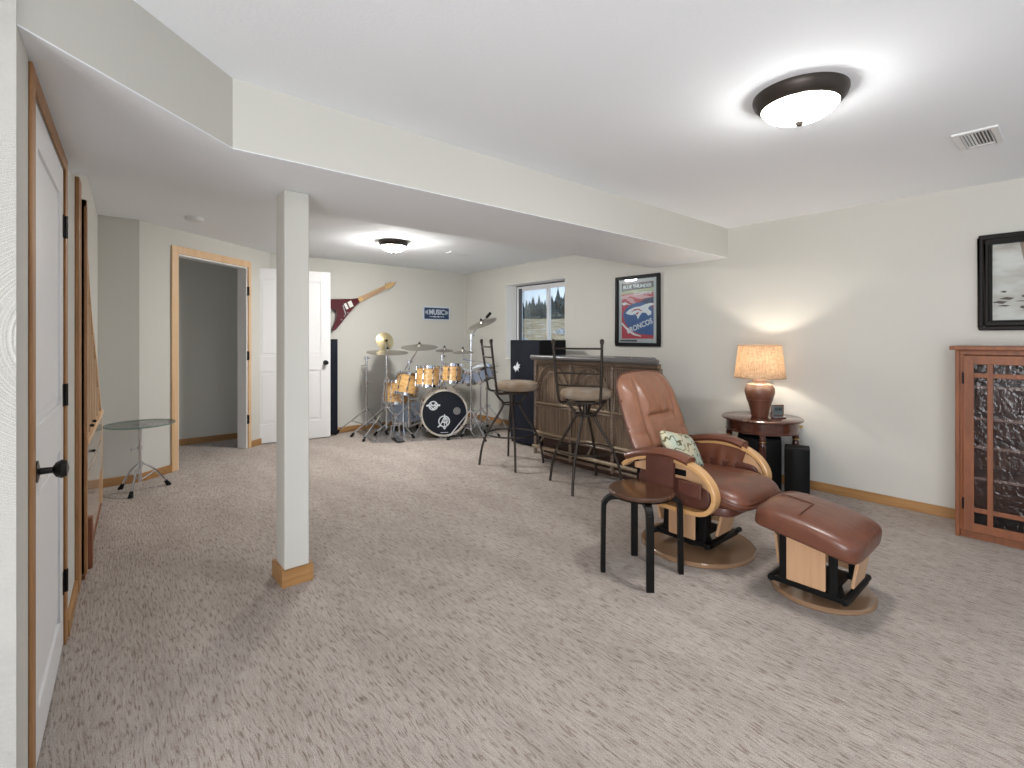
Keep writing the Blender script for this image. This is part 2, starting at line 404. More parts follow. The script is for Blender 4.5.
# diagonal wall with the closet doorway
P0 = Vector((.30, 5.34)); P1 = Vector((1.62, 6.41)); DU = (P1 - P0).normalized(); DN = Vector((-DU.y, DU.x))  # DN points into the closet
def dg(s, t, z): p = P0 + DU * s + DN * t; return (p.x, p.y, z)
SL = (P1 - P0).length
def ray_s(px):
    r = (px - 512) / 490; d = Vector((S_ + r * C_, C_ - r * S_))
    # P0 + DU*s = d*k
    det = -DU.x * d.y + DU.y * d.x
    return (P0.x * d.y - P0.y * d.x) / det
s0 = ray_s(177.5); s1 = ray_s(247.0); OH = 2.045
def dbox(mb, a, b, t0, t1, z0, z1):
    mb.prism([(a, t0), (b, t0), (b, t1), (a, t1)], (z0, z1), dg); return mb
mb = MB(); dbox(mb, 0, s0, 0, .11, 0, HC); dbox(mb, s1, SL, 0, .11, 0, HC); dbox(mb, s0, s1, 0, .11, OH, HC)
struct(mb.build('wall_diagonal', 'wall'))
struct(MB().bx(-.2, 1.9, 6.85, 6.95, 0, HC).build('wall_closet', 'wall'))
struct(MB().bx(-.22, -.12, 5.40, 6.95, 0, HC).build('wall_closet_left', 'wall'))
# soffit / beam
poly = [(XR, 2.182), (XR, 3.0), (LX(3.0) , 3.0), (LX(1.66), 1.66), (.417, 2.19)]
struct(MB().prism(poly, (HS + .004, HC)).build('trim_1', 'wall'))
struct(MB().prism(poly, (HS, HS + .004)).build('trim_2', 'ceil'))
# baseboards
bh, bt = .072, .014
def baseb(name, mb, mt='oak_hy'): return struct(mb.build(name, mt, bevel=.003))
baseb('baseboard_right', MB().bx(XR - bt, XR, -3.4, YB - bt, 0, bh))
baseb('baseboard_back', MB().bx(1.64, XR - bt, YB - bt, YB, 0, bh), 'oak_h')
baseb('baseboard_alcove', MB().bx(LX(5.33) + .015, .30, 5.34 - bt, 5.34, 0, bh), 'oak_h')
mb = MB(); dbox(mb, 0, s0 - .07, -bt, 0, 0, bh); dbox(mb, s1 + .05, SL - .02, -bt, 0, 0, bh); baseb('baseboard_diagonal', mb, 'oak_h')
baseb('baseboard_closet', MB().bx(-.1, 1.8, 6.85 - bt, 6.85, 0, bh), 'oak_h')
mb = baseb('baseboard_left', lw_prism(D1 + .07, 3.19, 0, bh, bt, 0))
# post
mb = MB(); mb.bx(.728, .850, 2.615, 2.765, 0, HS)
struct(mb.build('trim_3', 'wall', bevel=.008))
mb = MB(); t = .016
for a in ((.728 - t, .728, 2.615 - t, 2.765 + t), (.85, .85 + t, 2.615 - t, 2.765 + t), (.728, .85, 2.615 - t, 2.615), (.728, .85, 2.765, 2.765 + t)):
    mb.bx(*a, 0, .085)
struct(mb.build('trim_4', 'oak_h', bevel=.003))

# ------------------------------------------------------------------ doors
def panel_door(mb, W, H, th, pans, fx):
    """door leaf: stiles and rails around recessed panels; fx maps (u, v(depth), z)"""
    def b(u0, u1, z0, z1, v0, v1): mb.prism([(u0, v0), (u1, v0), (u1, v1), (u0, v1)], (z0, z1), fx)
    st = .115; zs = sorted(pans)
    b(0, st, 0, H, 0, th); b(W - st, W, 0, H, 0, th)
    prev = 0
    for z0, z1 in zs:
        b(st, W - st, prev, z0, 0, th); prev = z1
        b(st, W - st, z0, z1, .008, th - .008)
        b(st + .035, W - st - .035, z0 + .035, z1 - .035, .003, th - .003)
    b(st, W - st, prev, H, 0, th)
def knob(mb, c, n, r=.027):
    c = Vector(c); n = Vector(n).normalized(); q = n.to_track_quat('Z', 'Y').to_matrix()
    mb.lathe([(0, 0), (r * 1.15, 0), (r * 1.15, .006), (.010, .010), (.009, .036), (r * .8, .044), (r, .056), (r * .85, .068), (0, .073)], c, 20, q)
# door_1: the white door in the left wall, flush with the casing
W = D1 - D0 - .006; fl = lambda u, v, z: (LX(D0 + u) - v, D0 + .003 + u, z + .012)
mb = MB(); panel_door(mb, W, DH - .018, .038, [(.14, .80), (.98, 1.80)], fl)
d1 = struct(mb.build('door_1', 'white', bevel=.003))
mb = MB(); knob(mb, (LX(D0 + .06), D0 + .06, .868), (1, -.04, 0)); mb.build('door_knob', 'bronze', d1, True)
for z in (.265, 1.02, 1.70):
    mb = MB(); mb.cyl((LX(D1) + .008, D1 + .004, z - .045), (LX(D1) + .008, D1 + .004, z + .045), .007); mb.prism([(D1 - .028, z - .045), (D1 + .02, z - .045), (D1 + .02, z + .045), (D1 - .028, z + .045)], (.0005, .0035), lambda u, v, w: (LX(u) + w, u, v)); mb.build('hinge', 'bronze', d1)
mb = lw_prism(D0 - .065, D0 - .006, 0, DH + .052, .009, 0); lw_prism(D1 + .006, D1 + .066, 0, DH + .052, .009, 0, mb)
lw_prism(D0 - .006, D1 + .006, DH - .002, DH + .05, .009, 0, mb)
lw_prism(D0 - .008, D0, 0, DH, 0, -.12, mb); lw_prism(D1 , D1 + .008, 0, DH, 0, -.12, mb); struct(mb.build('trim_5', 'oak', bevel=.004))
# casing of the second opening on the left wall (oak strip)
mb = lw_prism(3.20, 3.335, 0, 2.04, .018, 0); struct(mb.build('trim_6', 'oak', bevel=.004))
# door_2: the closet door, swung open against the back wall
hx, hy = 1.355, 6.315; ex, ey = 2.268, 6.17
U = (Vector((ex, ey)) - Vector((hx, hy))).normalized(); V = Vector((-U.y, U.x))
fx = lambda u, v, z: (hx + U.x * u + V.x * v, hy + U.y * u + V.y * v, z + .012)
mb = MB(); panel_door(mb, .92, 2.06, .038, [(.22, .84), (1.02, 1.93)], fx)
d2 = struct(mb.build('door_2', 'white', bevel=.003))
mb = MB(); knob(mb, fx(.86, 0, .93), (-V.x, -V.y, 0)); mb.build('door_knob', 'bronze', d2, True)
for z in (.33, 1.05, 1.78):
    mb = MB(); dbox(mb, s1 - .004, s1 + .012, -.022, .03, z - .05, z + .05); mb.build('hinge', 'bronze', d2)
# casing of the closet doorway
mb = MB(); dbox(mb, s0 - .075, s0 - .006, -.018, 0, 0, OH + .07); dbox(mb, s1 + .006, s1 + .05, -.018, 0, 0, OH + .07); dbox(mb, s0 - .006, s1 + .006, -.018, 0, OH + .003, OH + .07)
struct(mb.build('trim_7', 'oak_pale', bevel=.004))
mb = MB(); dbox(mb, s0 - .006, s0 + .012, -.003, .113, 0, OH); dbox(mb, s1 - .012, s1 + .006, -.003, .113, 0, OH); dbox(mb, s0, s1, -.003, .113, OH - .012, OH + .003)
struct(mb.build('trim_8', 'white', bevel=.002))

# ------------------------------------------------------------------ window and what lies outside
wx = XR + .20
mb = MB(); f = .045
mb.bx(wx, wx + .06, wy0, wy1, wz1 - f, wz1); mb.bx(wx, wx + .06, wy0, wy1, wz0, wz0 + f)
mb.bx(wx, wx + .06, wy0, wy0 + f, wz0 + f, wz1 - f); mb.bx(wx, wx + .06, wy1 - f, wy1, wz0 + f, wz1 - f)
win = struct(mb.build('window_1', 'vinyl', bevel=.004))
mb = MB(); g = .008
mb.bx(wx - .006, wx, wy0, wy1, wz1 - g - .012, wz1); mb.bx(wx - .006, wx, wy1 - g, wy1, wz0, wz1); mb.bx(wx + .006, wx + .03, wy1 - f - .045, wy1 - f - .0, wz0 + f, wz1 - f)
mb.build('gasket', 'seal', win)
def sash(y0, y1, x, name='sash'):
    mb = MB(); t = .035
    mb.bx(x, x + .022, y0, y1, wz1 - f - t, wz1 - f); mb.bx(x, x + .022, y0, y1, wz0 + f, wz0 + f + t)
    mb.bx(x, x + .022, y0, y0 + t, wz0 + f + t, wz1 - f - t); mb.bx(x, x + .022, y1 - t, y1, wz0 + f + t, wz1 - f - t)
    o = mb.build(name, 'vinyl', win, bevel=.003)
    MB().bx(x + .008, x + .012, y0 + t, y1 - t, wz0 + f + t, wz1 - f - t).build('pane', 'glass', o)
    return o
ym = 4.786
sash(wy0 + f, ym + .02, wx + .004); sash(ym - .02, wy1 - f, wx + .030)
mb = MB()   # white returns of the opening
mb.bx(XR - .001, wx, wy1 - .004, wy1 , wz0, wz1); mb.bx(XR - .001, wx, wy0, wy0 + .004, wz0, wz1)
mb.bx(XR - .001, wx, wy0 + .004, wy1 - .004, wz1 - .004, wz1); mb.bx(XR - .02, wx, wy0 + .004, wy1 - .004, wz0, wz0 + .018)
struct(mb.build('trim_9', 'white_trim'))
# hillside
m = M['hill'] = mat('dry_grass_hill', (.4, .3, .15), .95, spec=.05)
co = coords(m, world=True)
n1 = noise_tex(m, coords(m, (.5, .5, 5), world=True), 1.6, 5, .75); n2 = noise_tex(m, co, 2.8, 4, .7)
gcol = ramp(m, n1, [(.40, (.045, .035, .025)), (.47, (.22, .14, .06)), (.55, (.46, .33, .16)), (.63, (.62, .60, .57))])
setcol(m, mixc(m, .4, gcol, ramp(m, n2, [(.38, (.14, .11, .07)), (.55, (.50, .37, .19)), (.72, (.80, .78, .76))])))
fwd = Vector((.66, .751)); sidev = Vector((.751, -.66))
def hillz(k, l):
    z = .55 + .014 * k + .030 * max(0, min(k, 40) - 6) + .034 * max(0, k - 40)
    z += .22 * noise.noise(Vector((k * .16, l * .16, 1))) * min(1, k / 14) + .9 * noise.noise(Vector((k * .03, l * .05, 4))) * min(1, k / 60)
    return z
mb = MB()
def hf(u, v):
    k = 8.2 * (150 / 8.2) ** u; l = (v - .5) * (10 + k * 1.1); p = fwd * k + sidev * l
    return (max(p.x, XR + .45), p.y, hillz(k, l))
mb.surf(hf, 90, 60); struct(mb.build('ground_outside', 'hill', smooth=True))
# boulders on the slope
m = M['rock'] = mat('pale_granite', (.45, .43, .41), .9)
setcol(m, ramp(m, noise_tex(m, coords(m), 3, 4, .7), [(.35, (.14, .125, .12)), (.5, (.45, .43, .41)), (.65, (.75, .74, .73))]))
rocks = [(17, 1.95, .30), (14.5, 1.55, .20), (21, 2.9, .42), (26, 2.2, .40), (19, .1, .22), (34, 4.2, .6), (40, -.6, .55), (24, -1.1, .3)]
names = ['largest pale granite boulder on the near dry slope', 'small granite boulder in front of the largest one outside the window', 'wide grey boulder right of the big one on the slope',
         'mottled boulder midway up the dry hillside', 'small rounded rock left on the near grass slope', 'big boulder at the right high on the hillside', 'grey rock high on the slope below the pines', 'low rock at the left of the grassy slope']
for (k, l, r), nm in zip(rocks, names):
    p = fwd * k + sidev * l; mb = MB(); v = bmesh.ops.create_icosphere(mb.bm, subdivisions=3, radius=r)['verts']
    for q in v:
        nz = 1 + .35 * noise.noise(q.co / r * 1.3 + Vector((k, l, 0))); q.co = Vector((q.co.x * nz, q.co.y * nz, q.co.z * nz * .55))
    o = mb.build('boulder', 'rock'); o.location = (p.x, p.y, hillz(k, l) + r * .15); tag(o, nm, 'rock', 'boulders on the hillside')
# conifers along the ridge
m = M['pine'] = mat('pine_needles', (.025, .05, .05), .9)
m = M['bark'] = mat('bark', (.06, .045, .035), .9)
tree_px = [(519, .5), (523, .8), (526.5, 1.05), (529.5, .85), (533, 1.15), (536.5, .9), (539, 1.2), (542, .9), (545, 1.1), (549, .95), (552, 1.25), (555.5, 1.0), (558, 1.65), (561.5, 1.2), (565, 1.35), (570, 1.0), (514, .9)]
pine = ['second', 'third', 'fourth', 'fifth', 'sixth', 'seventh', 'eighth', 'ninth', 'tenth', 'eleventh', 'twelfth', 'thirteenth', 'tallest', 'fifteenth', 'sixteenth', 'rightmost', 'leftmost']
for i, (px, h) in enumerate(tree_px):
    k = 92 + (i * 37 % 11) * 1.6; p = at(px, 338, k); l = (Vector((p.x, p.y)) - fwd * k).dot(sidev); kk = Vector((p.x, p.y)).dot(fwd)
    z = hillz(kk, Vector((p.x, p.y)).dot(sidev)) - .3; H = 3.1 * h + .9
    lab = ('tallest dark conifer on the ridge outside the window' if pine[i] == 'tallest' else '%s dark conifer on the ridge' % pine[i] if 'most' in pine[i] else 'dark conifer on the distant ridge, %s from the left' % pine[i])
    t = thing('conifer', lab, 'tree', (p.x, p.y, z), i * 1.1, 'conifers on the distant ridge')
    mb = MB()
    for q in range(7):
        z0 = H * (.10 + q * .125); r = H * .26 * (1 - q / 8.0) * (1 + .2 * math.sin(i * 3 + q))
        n = 13; prof = []
        c0 = mb.bm.verts.new((0, 0, z0 + H * .24)); ring = [mb.bm.verts.new((r * (1 + .35 * math.sin(a * 5 + q)) * math.cos(2 * PI * a / n), r * (1 + .35 * math.cos(a * 4 + i)) * math.sin(2 * PI * a / n), z0 - .08 * H * (a % 2))) for a in range(n)]
        for a in range(n): mb.bm.faces.new((ring[a], ring[(a + 1) % n], c0))
        mb.bm.faces.new(ring[::-1])
    mb.build('foliage', 'pine', t); MB().cyl((0, 0, 0), (0, 0, H * .6), H * .02, H * .008, 8).build('trunk', 'bark', t)

# ------------------------------------------------------------------ ceiling fixtures
def ceiling_light(R, loc, label, glow='bowl'):
    t = thing('ceiling_light', label, 'ceiling light', (loc[0], loc[1], HC), 0, 'flush ceiling lights')
    MB().lathe([(0, 0), (R * .80, 0), (R, 0), (R * 1.0, -.012), (R * .97, -.026), (R * .90, -.042), (R * .84, -.054), (R * .81, -.056), (R * .80, -.045), (R * .78, -.03), (0, -.03)], n=48).build('rim', 'iron', t, True)
    MB().lathe([(R * .80, -.045), (R * .80, -.055), (R * .72, -.075), (R * .56, -.094), (R * .34, -.107), (R * .14, -.112), (0, -.112)], n=48).build('glass_bowl', glow, t, True)
    MB().lathe([(0, -.108), (.015, -.112), (.018, -.120), (.011, -.131), (0, -.134)], n=16).build('finial', 'iron', t, True)
    return t
ceiling_light(.178, (2.262, .785), 'large flush ceiling light with bronze rim and lit alabaster bowl above the seating area')
ceiling_light(.155, (2.42, 4.78), 'small lit flush ceiling light with dark rim beyond the beam near the drums', 'bowl_small')
# smoke detector
t = thing('smoke_detector', 'round white smoke detector on the ceiling near the closet door', 'smoke detector', (.65, 4.93, HC))
MB().lathe([(0, 0), (.068, 0), (.070, -.012), (.062, -.030), (.040, -.036), (0, -.037)], n=32).build('housing', 'white', t, True)
MB().ring((0, 0, -.030), .045, .004, 24).build('vent_ring', 'plate', t, True)
# ceiling vents
def vent(name, c, lx, ly, label):
    t = thing(name, label, 'vent', (c[0], c[1], HC), 0); mb = MB(); f = .028; th = -.009
    mb.bx(-lx / 2, lx / 2, -ly / 2, -ly / 2 + f, th, 0); mb.bx(-lx / 2, lx / 2, ly / 2 - f, ly / 2, th, 0)
    mb.bx(-lx / 2, -lx / 2 + f, -ly / 2 + f, ly / 2 - f, th, 0); mb.bx(lx / 2 - f, lx / 2, -ly / 2 + f, ly / 2 - f, th, 0)
    mb.build('frame', 'white', t, bevel=.002)
    MB().bx(-lx / 2 + f, lx / 2 - f, -ly / 2 + f, ly / 2 - f, -.002, -.0005).build('duct', 'seal', t)
    mb = MB(); n = 9
    for k in range(n):
        y = -ly / 2 + f + (ly - 2 * f) * (k + .5) / n
        mb.box((0, y, -.006), (lx - 2 * f, .009, .0012), rot('X', .7 if k < n / 2 else -.7))
    mb.build('louvre', 'white', t)
    return t
vent('ceiling_vent', (3.445, .36), .29, .17, 'white rectangular air vent in the ceiling near the right wall')
vent('ceiling_vent', (3.35, 4.93), .28, .12, 'distant white air vent in the ceiling beyond the beam')
# outlet
t = thing('wall_outlet', 'white double wall outlet behind the side table', 'outlet', (XR, 2.235, .305))
MB().bx(-.006, 0, -.036, .036, -.058, .058).build('cover_plate', 'plate', t, bevel=.002)
mb = MB()
for z in (-.024, .024): mb.cyl((-.010, 0, z), (-.005, 0, z), .016)
mb.build('socket', 'white', t, True)

# ------------------------------------------------------------------ pictures and signs on the walls
def frame(mb, y0, y1, z0, z1, wd, x0, x1):
    mb.bx(x0, x1, y0, y1, z1 - wd, z1); mb.bx(x0, x1, y0, y1, z0, z0 + wd)
    mb.bx(x0, x1, y0, y0 + wd, z0 + wd, z1 - wd); mb.bx(x0, x1, y1 - wd, y1, z0 + wd, z1 - wd); return mb
m = M['frame_black'] = mat('black_frame', (.005, .0045, .0045), .45, spec=.2)
M['frame_brown'] = mat('espresso_frame', (.008, .005, .004), .45, spec=.2)
# team poster (local frame: y runs left->right in the photo as -Y)
t = thing('framed_poster', 'black-framed red and blue football helmet poster above the bar', 'poster', (XR, 3.18, 1.158))
HWp, HHp = .286, .776
frame(MB(), -HWp, HWp, 0, HHp, .038, -.030, 0).build('frame', 'frame_black', t, bevel=.005)
M['mat_silver'] = mat('silver_mat', (.42, .45, .47), .35); MB().bx(-.012, -.004, -HWp + .036, HWp - .036, .036, HHp - .036).build('mat_board', 'mat_silver', t)
for n_, c_ in (('ink_red', (.42, .03, .06)), ('ink_blue', (.02, .085, .27)), ('ink_navy', (.012, .03, .10)), ('ink_white', (.66, .70, .74)), ('ink_gold', (.34, .36, .20)), ('ink_pink', (.55, .28, .33)), ('ink_black', (.012, .015, .02))): M[n_] = mat(n_, c_, .3)
PW, PZ0, PZ1 = .205, .085, .700
pw = lambda u, v, w: (-w, PW - u * 2 * PW, PZ0 + v * (PZ1 - PZ0))      # u 0..1 left->right, v 0..1 up
pm = {}
def ink(mt, poly, w): pm.setdefault(mt, MB()).prism(poly, (.012 , w), pw)
ink('ink_red', [(0, 0), (1, 0), (1, 1), (0, 1)], .0128)
ink('ink_black', [(0, .83), (1, .83), (1, .995), (0, .995)], .0132)
ink('ink_gold', [(0, .80), (.7, .82), (1, .80), (1, .89), (.7, .88), (0, .85)], .0136)
ink('ink_pink', [(0, .78), (.5, .80), (1, .72), (.6, .70), (.3, .76), (0, .70)], .0136)
ink('ink_navy', [(.50, .62), (.75, .70), (1, .72), (1, .62), (.8, .60)], .0138)
# helmet dome
dome = [(.06 + .0, .42)] + [(.56 + .52 * math.cos(a) * 1.0, .40 + .24 * math.sin(a)) for a in [PI - k * PI / 14 for k in range(15)]]
dome = [(min(1, u), v) for u, v in dome] + [(1, .06), (.62, .08), (.40, .12), (.22, .20), (.10, .30)]
ink('ink_blue', dome, .0142)
ink('ink_white', [(0, .30), (.10, .24), (.24, .16), (.42, .09), (.62, .05), (.62, .035), (.40, .06), (.20, .13), (.08, .21), (0, .26)], .0140)
# white horse-head mark on the helmet
ink('ink_white', [(.13, .46), (.24, .52), (.42, .56), (.60, .57), (.74, .60), (.90, .62), (1, .61), (1, .585), (.88, .565), (.84, .52), (.94, .47), (.93, .42), (.84, .40), (.78, .45), (.66, .46), (.60, .42), (.52, .34), (.50, .40), (.44, .44), (.34, .42), (.24, .43)], .0148)
ink('ink_red', [(.30, .47), (.42, .525), (.56, .53), (.66, .49), (.63, .48), (.54, .51), (.43, .50)], .0154)
ink('ink_red', [(.46, .45), (.54, .475), (.56, .465), (.50, .42)], .0154)
ink('ink_white', [(0, .64), (.12, .66), (.30, .60), (.18, .62), (.06, .60)], .0140)
ink('ink_pink', [(.08, .74), (.34, .72), (.52, .60), (.30, .64)], .0138)
for k, mb in pm.items(): mb.build('print', k, t)
Mr = Matrix(((0, 0, -1, 0), (-1, 0, 0, 0), (0, 1, 0, 0), (0, 0, 0, 1)))   # text x -> -Y, y -> Z, facing -X
put_text('lettering', text('BRONCOS', .082, .34, .0006, .002), 'ink_white', t, Matrix.Translation((-.0155, -.03, PZ0 + .135)) @ Mr @ Matrix.Rotation(.33, 4, 'Z'))
put_text('lettering', text('BLUE THUNDER', .05, .37, .0006, .001), 'ink_white', t, Matrix.Translation((-.0145, 0, PZ1 - .045)) @ Mr)
put_text('lettering', text('STAMPEDE', .042, .22, .0006, .001), 'ink_white', t, Matrix.Translation((-.0145, -.07, PZ1 - .125)) @ Mr)
MB().bx(-.0135, -.0118, .00, .225, .052, .072).build('caption_strip', 'ink_black', t)
MB().bx(-.019, -.0175, -HWp + .038, HWp - .038, .038, HHp - .038).build('pane', 'glass', t)
# right-hand picture
t = thing('framed_picture', 'dark-framed faded sepia print on the wall above the glass cabinet', 'picture', (XR, .468 - .45, 1.300))
frame(MB(), -.45, .45, 0, .632, .024, -.030, 0).build('outer_moulding', 'frame_brown', t, bevel=.006)
frame(MB(), -.426, .426, .024, .608, .030, -.022, 0).build('inner_moulding', 'frame_brown', t, bevel=.010)
frame(MB(), -.396, .396, .054, .578, .012, -.028, 0).build('fillet', 'frame_black', t, bevel=.004)
M['sepia'] = mat('sepia_print', (.5, .45, .4), .5)
m = M['sepia']; setcol(m, ramp(m, noise_tex(m, coords(m, (1, 1, 2.2)), 5, 3), [(.35, (.42, .36, .31)), (.6, (.62, .59, .56))]))
MB().bx(-.010, -.004, -.384, .384, .066, .566).build('print', 'sepia', t)
M['sepia_dark'] = mat('sepia_ink', (.06, .04, .03), .5); M['sepia_mid'] = mat('sepia_wash', (.24, .15, .10), .5)
pf = lambda u, v, w: (-w, .384 - u, .066 + v)
MB().prism([(.125, .5), (.26, .5), (.24, .30), (.20, .26), (.165, .27), (.14, .40)], (.010, .0108), pf).build('sail', 'sepia_mid', t)
mb = MB(); rr = random.Random(4)
for k in range(46):
    u, v = rr.uniform(.02, .7), rr.uniform(.06, .26); a, b = rr.uniform(.008, .04), rr.uniform(.003, .012)
    mb.prism([(u - a, v), (u, v + b), (u + a, v + b * .3), (u + a * .4, v - b)], (.010, .0107), pf)
mb.prism([(.165, .262), (.20, .275), (.26, .25), (.23, .225), (.185, .24)], (.010, .0110), pf)
mb.build('ink_marks', 'sepia_dark', t)
MB().bx(-.018, -.0165, -.384, .384, .066, .566).build('pane', 'glass', t)
# MUSIC sign
t = thing('music_sign', 'navy and white MUSIC sign on the back wall above the drums', 'sign', (3.958, YB, 1.525))
MB().bx(-.235, .235, -.012, 0, -.005, .200).build('board', 'sign_edge', t, bevel=.002)
MB().bx(-.215, .215, -.0135, -.011, .012, .182).build('face', 'sign_blue', t)
Ms = Matrix(((1, 0, 0, 0), (0, 0, -1, 0), (0, 1, 0, 0), (0, 0, 0, 1)))
put_text('lettering', text('MUSIC', .105, .27, .0008, .0035), 'sign_edge', t, Matrix.Translation((0, -.015, .112)) @ Ms)
mb = MB()
for sx_ in (-1, 1):
    for k in range(3): mb.bx(sx_ * (.158 + k * .018) - .005, sx_ * (.158 + k * .018) + .005, -.0155, -.013, .112 - .035 + k * .008, .112 + .035 - k * .008)
mb.bx(-.13, .13, -.0155, -.013, .043, .052); mb.bx(-.06, -.02, -.0155, -.013, .037, .057); mb.bx(.01, .04, -.0155, -.013, .037, .057)
mb.build('bar_ornament', 'sign_edge', t)
# V guitar on the wall
t = thing('electric_guitar', 'maroon V-shaped electric guitar hung at a slant on the back wall', 'guitar', (2.45, YB - .03, 1.66), 0)
g0 = Vector((.26, .10)); gd = Vector((.89, .455)).normalized(); gp = Vector((-gd.y, gd.x))       # heel, neck direction
gm = lambda u, v, w: (g0.x + gd.x * u + gp.x * v, w, g0.y + gd.y * u + gp.y * v)
body = [(0, .030), (-.08, .055), (-.22, .115), (-.38, .185), (-.50, .215), (-.53, .20), (-.52, .165), (-.43, .085), (-.365, .03), (-.345, -.005),
        (-.36, -.045), (-.41, -.11), (-.47, -.155), (-.505, -.185), (-.50, -.215), (-.46, -.215), (-.36, -.175), (-.20, -.10), (-.07, -.05), (0, -.030)]
MB().prism(body, (-.035, .0), gm).build('body', 'guitar_red', t, bevel=.007)
MB().prism([(-.08, .034), (.30, .028), (.44, .026), (.44, -.026), (.30, -.028), (-.08, -.034)], (-.030, -.008), gm).build('neck', 'maple_neck', t, bevel=.004)
MB().prism([(.06, .020), (.43, .018), (.43, -.018), (.06, -.020)], (-.034, -.030), gm).build('fretboard', 'rosewood', t)
hs_ = MB().prism([(.43, .021), (.46, .040), (.50, .040), (.60, .012), (.62, 0), (.60, -.010), (.52, -.036), (.46, -.036), (.43, -.021)], (-.028, -.010), gm).build('headstock', 'maple_neck', t, bevel=.003)
mb = MB()
for k in range(6): s_ = 1 if k < 3 else -1; q = gm(.47 + (k % 3) * .035, s_ * (.040 - (k % 3) * .008), -.02); q2 = gm(.47 + (k % 3) * .035, s_ * (.060 - (k % 3) * .008), -.02); MB().cyl(q, q2, .005, .006, 8).build('tuning_peg', 'chrome', hs_, True)
MB().prism([(-.16, .040), (-.105, .040), (-.105, -.040), (-.16, -.040)], (-.040, -.034), gm).build('pickup', 'plate', t, bevel=.002)
MB().prism([(-.215, .040), (-.180, .040), (-.180, -.040), (-.215, -.040)], (-.040, -.034), gm).build('pickup', 'plate', t, bevel=.002)
MB().prism([(-.24, .03), (-.226, .03), (-.25, -.10), (-.262, -.10)], (-.040, -.034), gm).build('bridge', 'chrome', t)
mb = MB()
for u, v in ((-.34, -.130), (-.28, -.105), (-.22, -.085)): a_ = Vector(gm(u, v, -.034)); MB().cyl(a_, a_ + Vector((0, -.012, 0)), .009, .008, 12).build('control_knob', 'chrome', t, True)
# tall black case behind the open door
t = thing('tall_black_cabinet', 'tall narrow black cabinet on the back wall behind the open white door', 'cabinet', (2.335, 6.325, 0))
MB().bx(-.10, .055, -.065, .065, .02, 1.235).build('body', 'black_matte', t, bevel=.006)
MB().bx(-.09, .045, -.069, -.064, .04, 1.21).build('front_grille', 'navy', t)
mb = MB()
for x in (-.08, .035):
    for y in (-.045, .045): MB().cyl((x, y, 0), (x, y, .022), .012, .012, 10).build('foot', 'black', t)

# ------------------------------------------------------------------ oak cabinet along the left wall
t = thing('curved_oak_cabinet', 'glossy oak panelled cabinet with a curved sloping top against the left wall', 'cabinet', (0, 0, 0))
FX = lambda y: -.017 + .0545 * (y - 3.53)
fc = lambda u, v, w: (FX(u) + w, u, v)
out = [(3.345, 1.962), (3.40, 1.84), (3.47, 1.72), (3.60, 1.545), (3.80, 1.36), (4.0, 1.23), (4.2, 1.106), (4.4, .95), (4.6, .80), (4.79, .634)]
poly = [(3.345, .03)] + out + [(4.79, .03)]
m = M['gloss_oak'] = wood('glossy_pale_oak', (.50, .36, .27), (.58, .44, .34), 'z', 1, .12, .8)
mb = MB(); mb.prism(poly, (-.012, -.032), fc); mb.build('case_panel', 'gloss_oak', t)
mb = MB(); mb.prism([(3.345, .03), (3.345, 1.962), (3.385, 1.88), (3.385, .03)], (.0, -.034), fc); mb.build('front_stile', 'oak', t, bevel=.003)
mb = MB()
for a_, b_ in zip(out, out[1:]): mb.prism([(a_[0], a_[1]), (b_[0], b_[1]), (b_[0], b_[1] - .035), (a_[0], a_[1] - .035)], (-.004, -.034), fc)
mb.build('curved_top_rail', 'oak_pale', t)
mb = MB()
for y in (3.50, 3.66, 3.86, 4.10, 4.38):
    zt = 0
    for a_, b_ in zip(out, out[1:]):
        if a_[0] <= y <= b_[0]: zt = a_[1] + (b_[1] - a_[1]) * (y - a_[0]) / (b_[0] - a_[0])
    if zt > .8: mb.prism([(y - .012, .72), (y + .012, .72), (y + .012, zt - .07), (y - .012, zt - .05)], (-.005, -.013), fc)
mb.prism([(3.385, .69), (4.75, .69), (4.75, .72), (3.385, .72)], (.004, -.013), fc)
mb.prism([(4.73, .03), (4.79, .03), (4.79, .63), (4.73, .66)], (-.002, -.013), fc)
mb.build('moulding', 'oak_pale', t)
mb = MB()
for z0, z1 in ((.53, .675), (.30, .505)): mb.prism([(3.40, z0), (4.70, z0), (4.70, z1), (3.40, z1)], (-.003, -.013), fc)
dr = mb.build('drawer_front', 'gloss_oak', t, bevel=.003)
mb = MB()
for y, z in ((3.62, .76), (3.80, .76), (3.72, .60)): a_ = Vector(fc(y, z, -.006)); MB().cyl(a_, a_ + Vector((.010, 0, 0)), .006, .008, 12).sph(a_ + Vector((.012, 0, 0)), .009).build('pull_knob', 'bronze', t, True)
mb = MB(); mb.prism([(3.50, 0), (3.57, 0), (3.57, .27), (3.50, .27)], (.012, -.034), fc); mb.prism([(3.36, .0), (4.79, 0), (4.79, .03), (3.36, .03)], (-.008, -.034), fc)
mb.build('foot_block', 'cherry', t, bevel=.003)

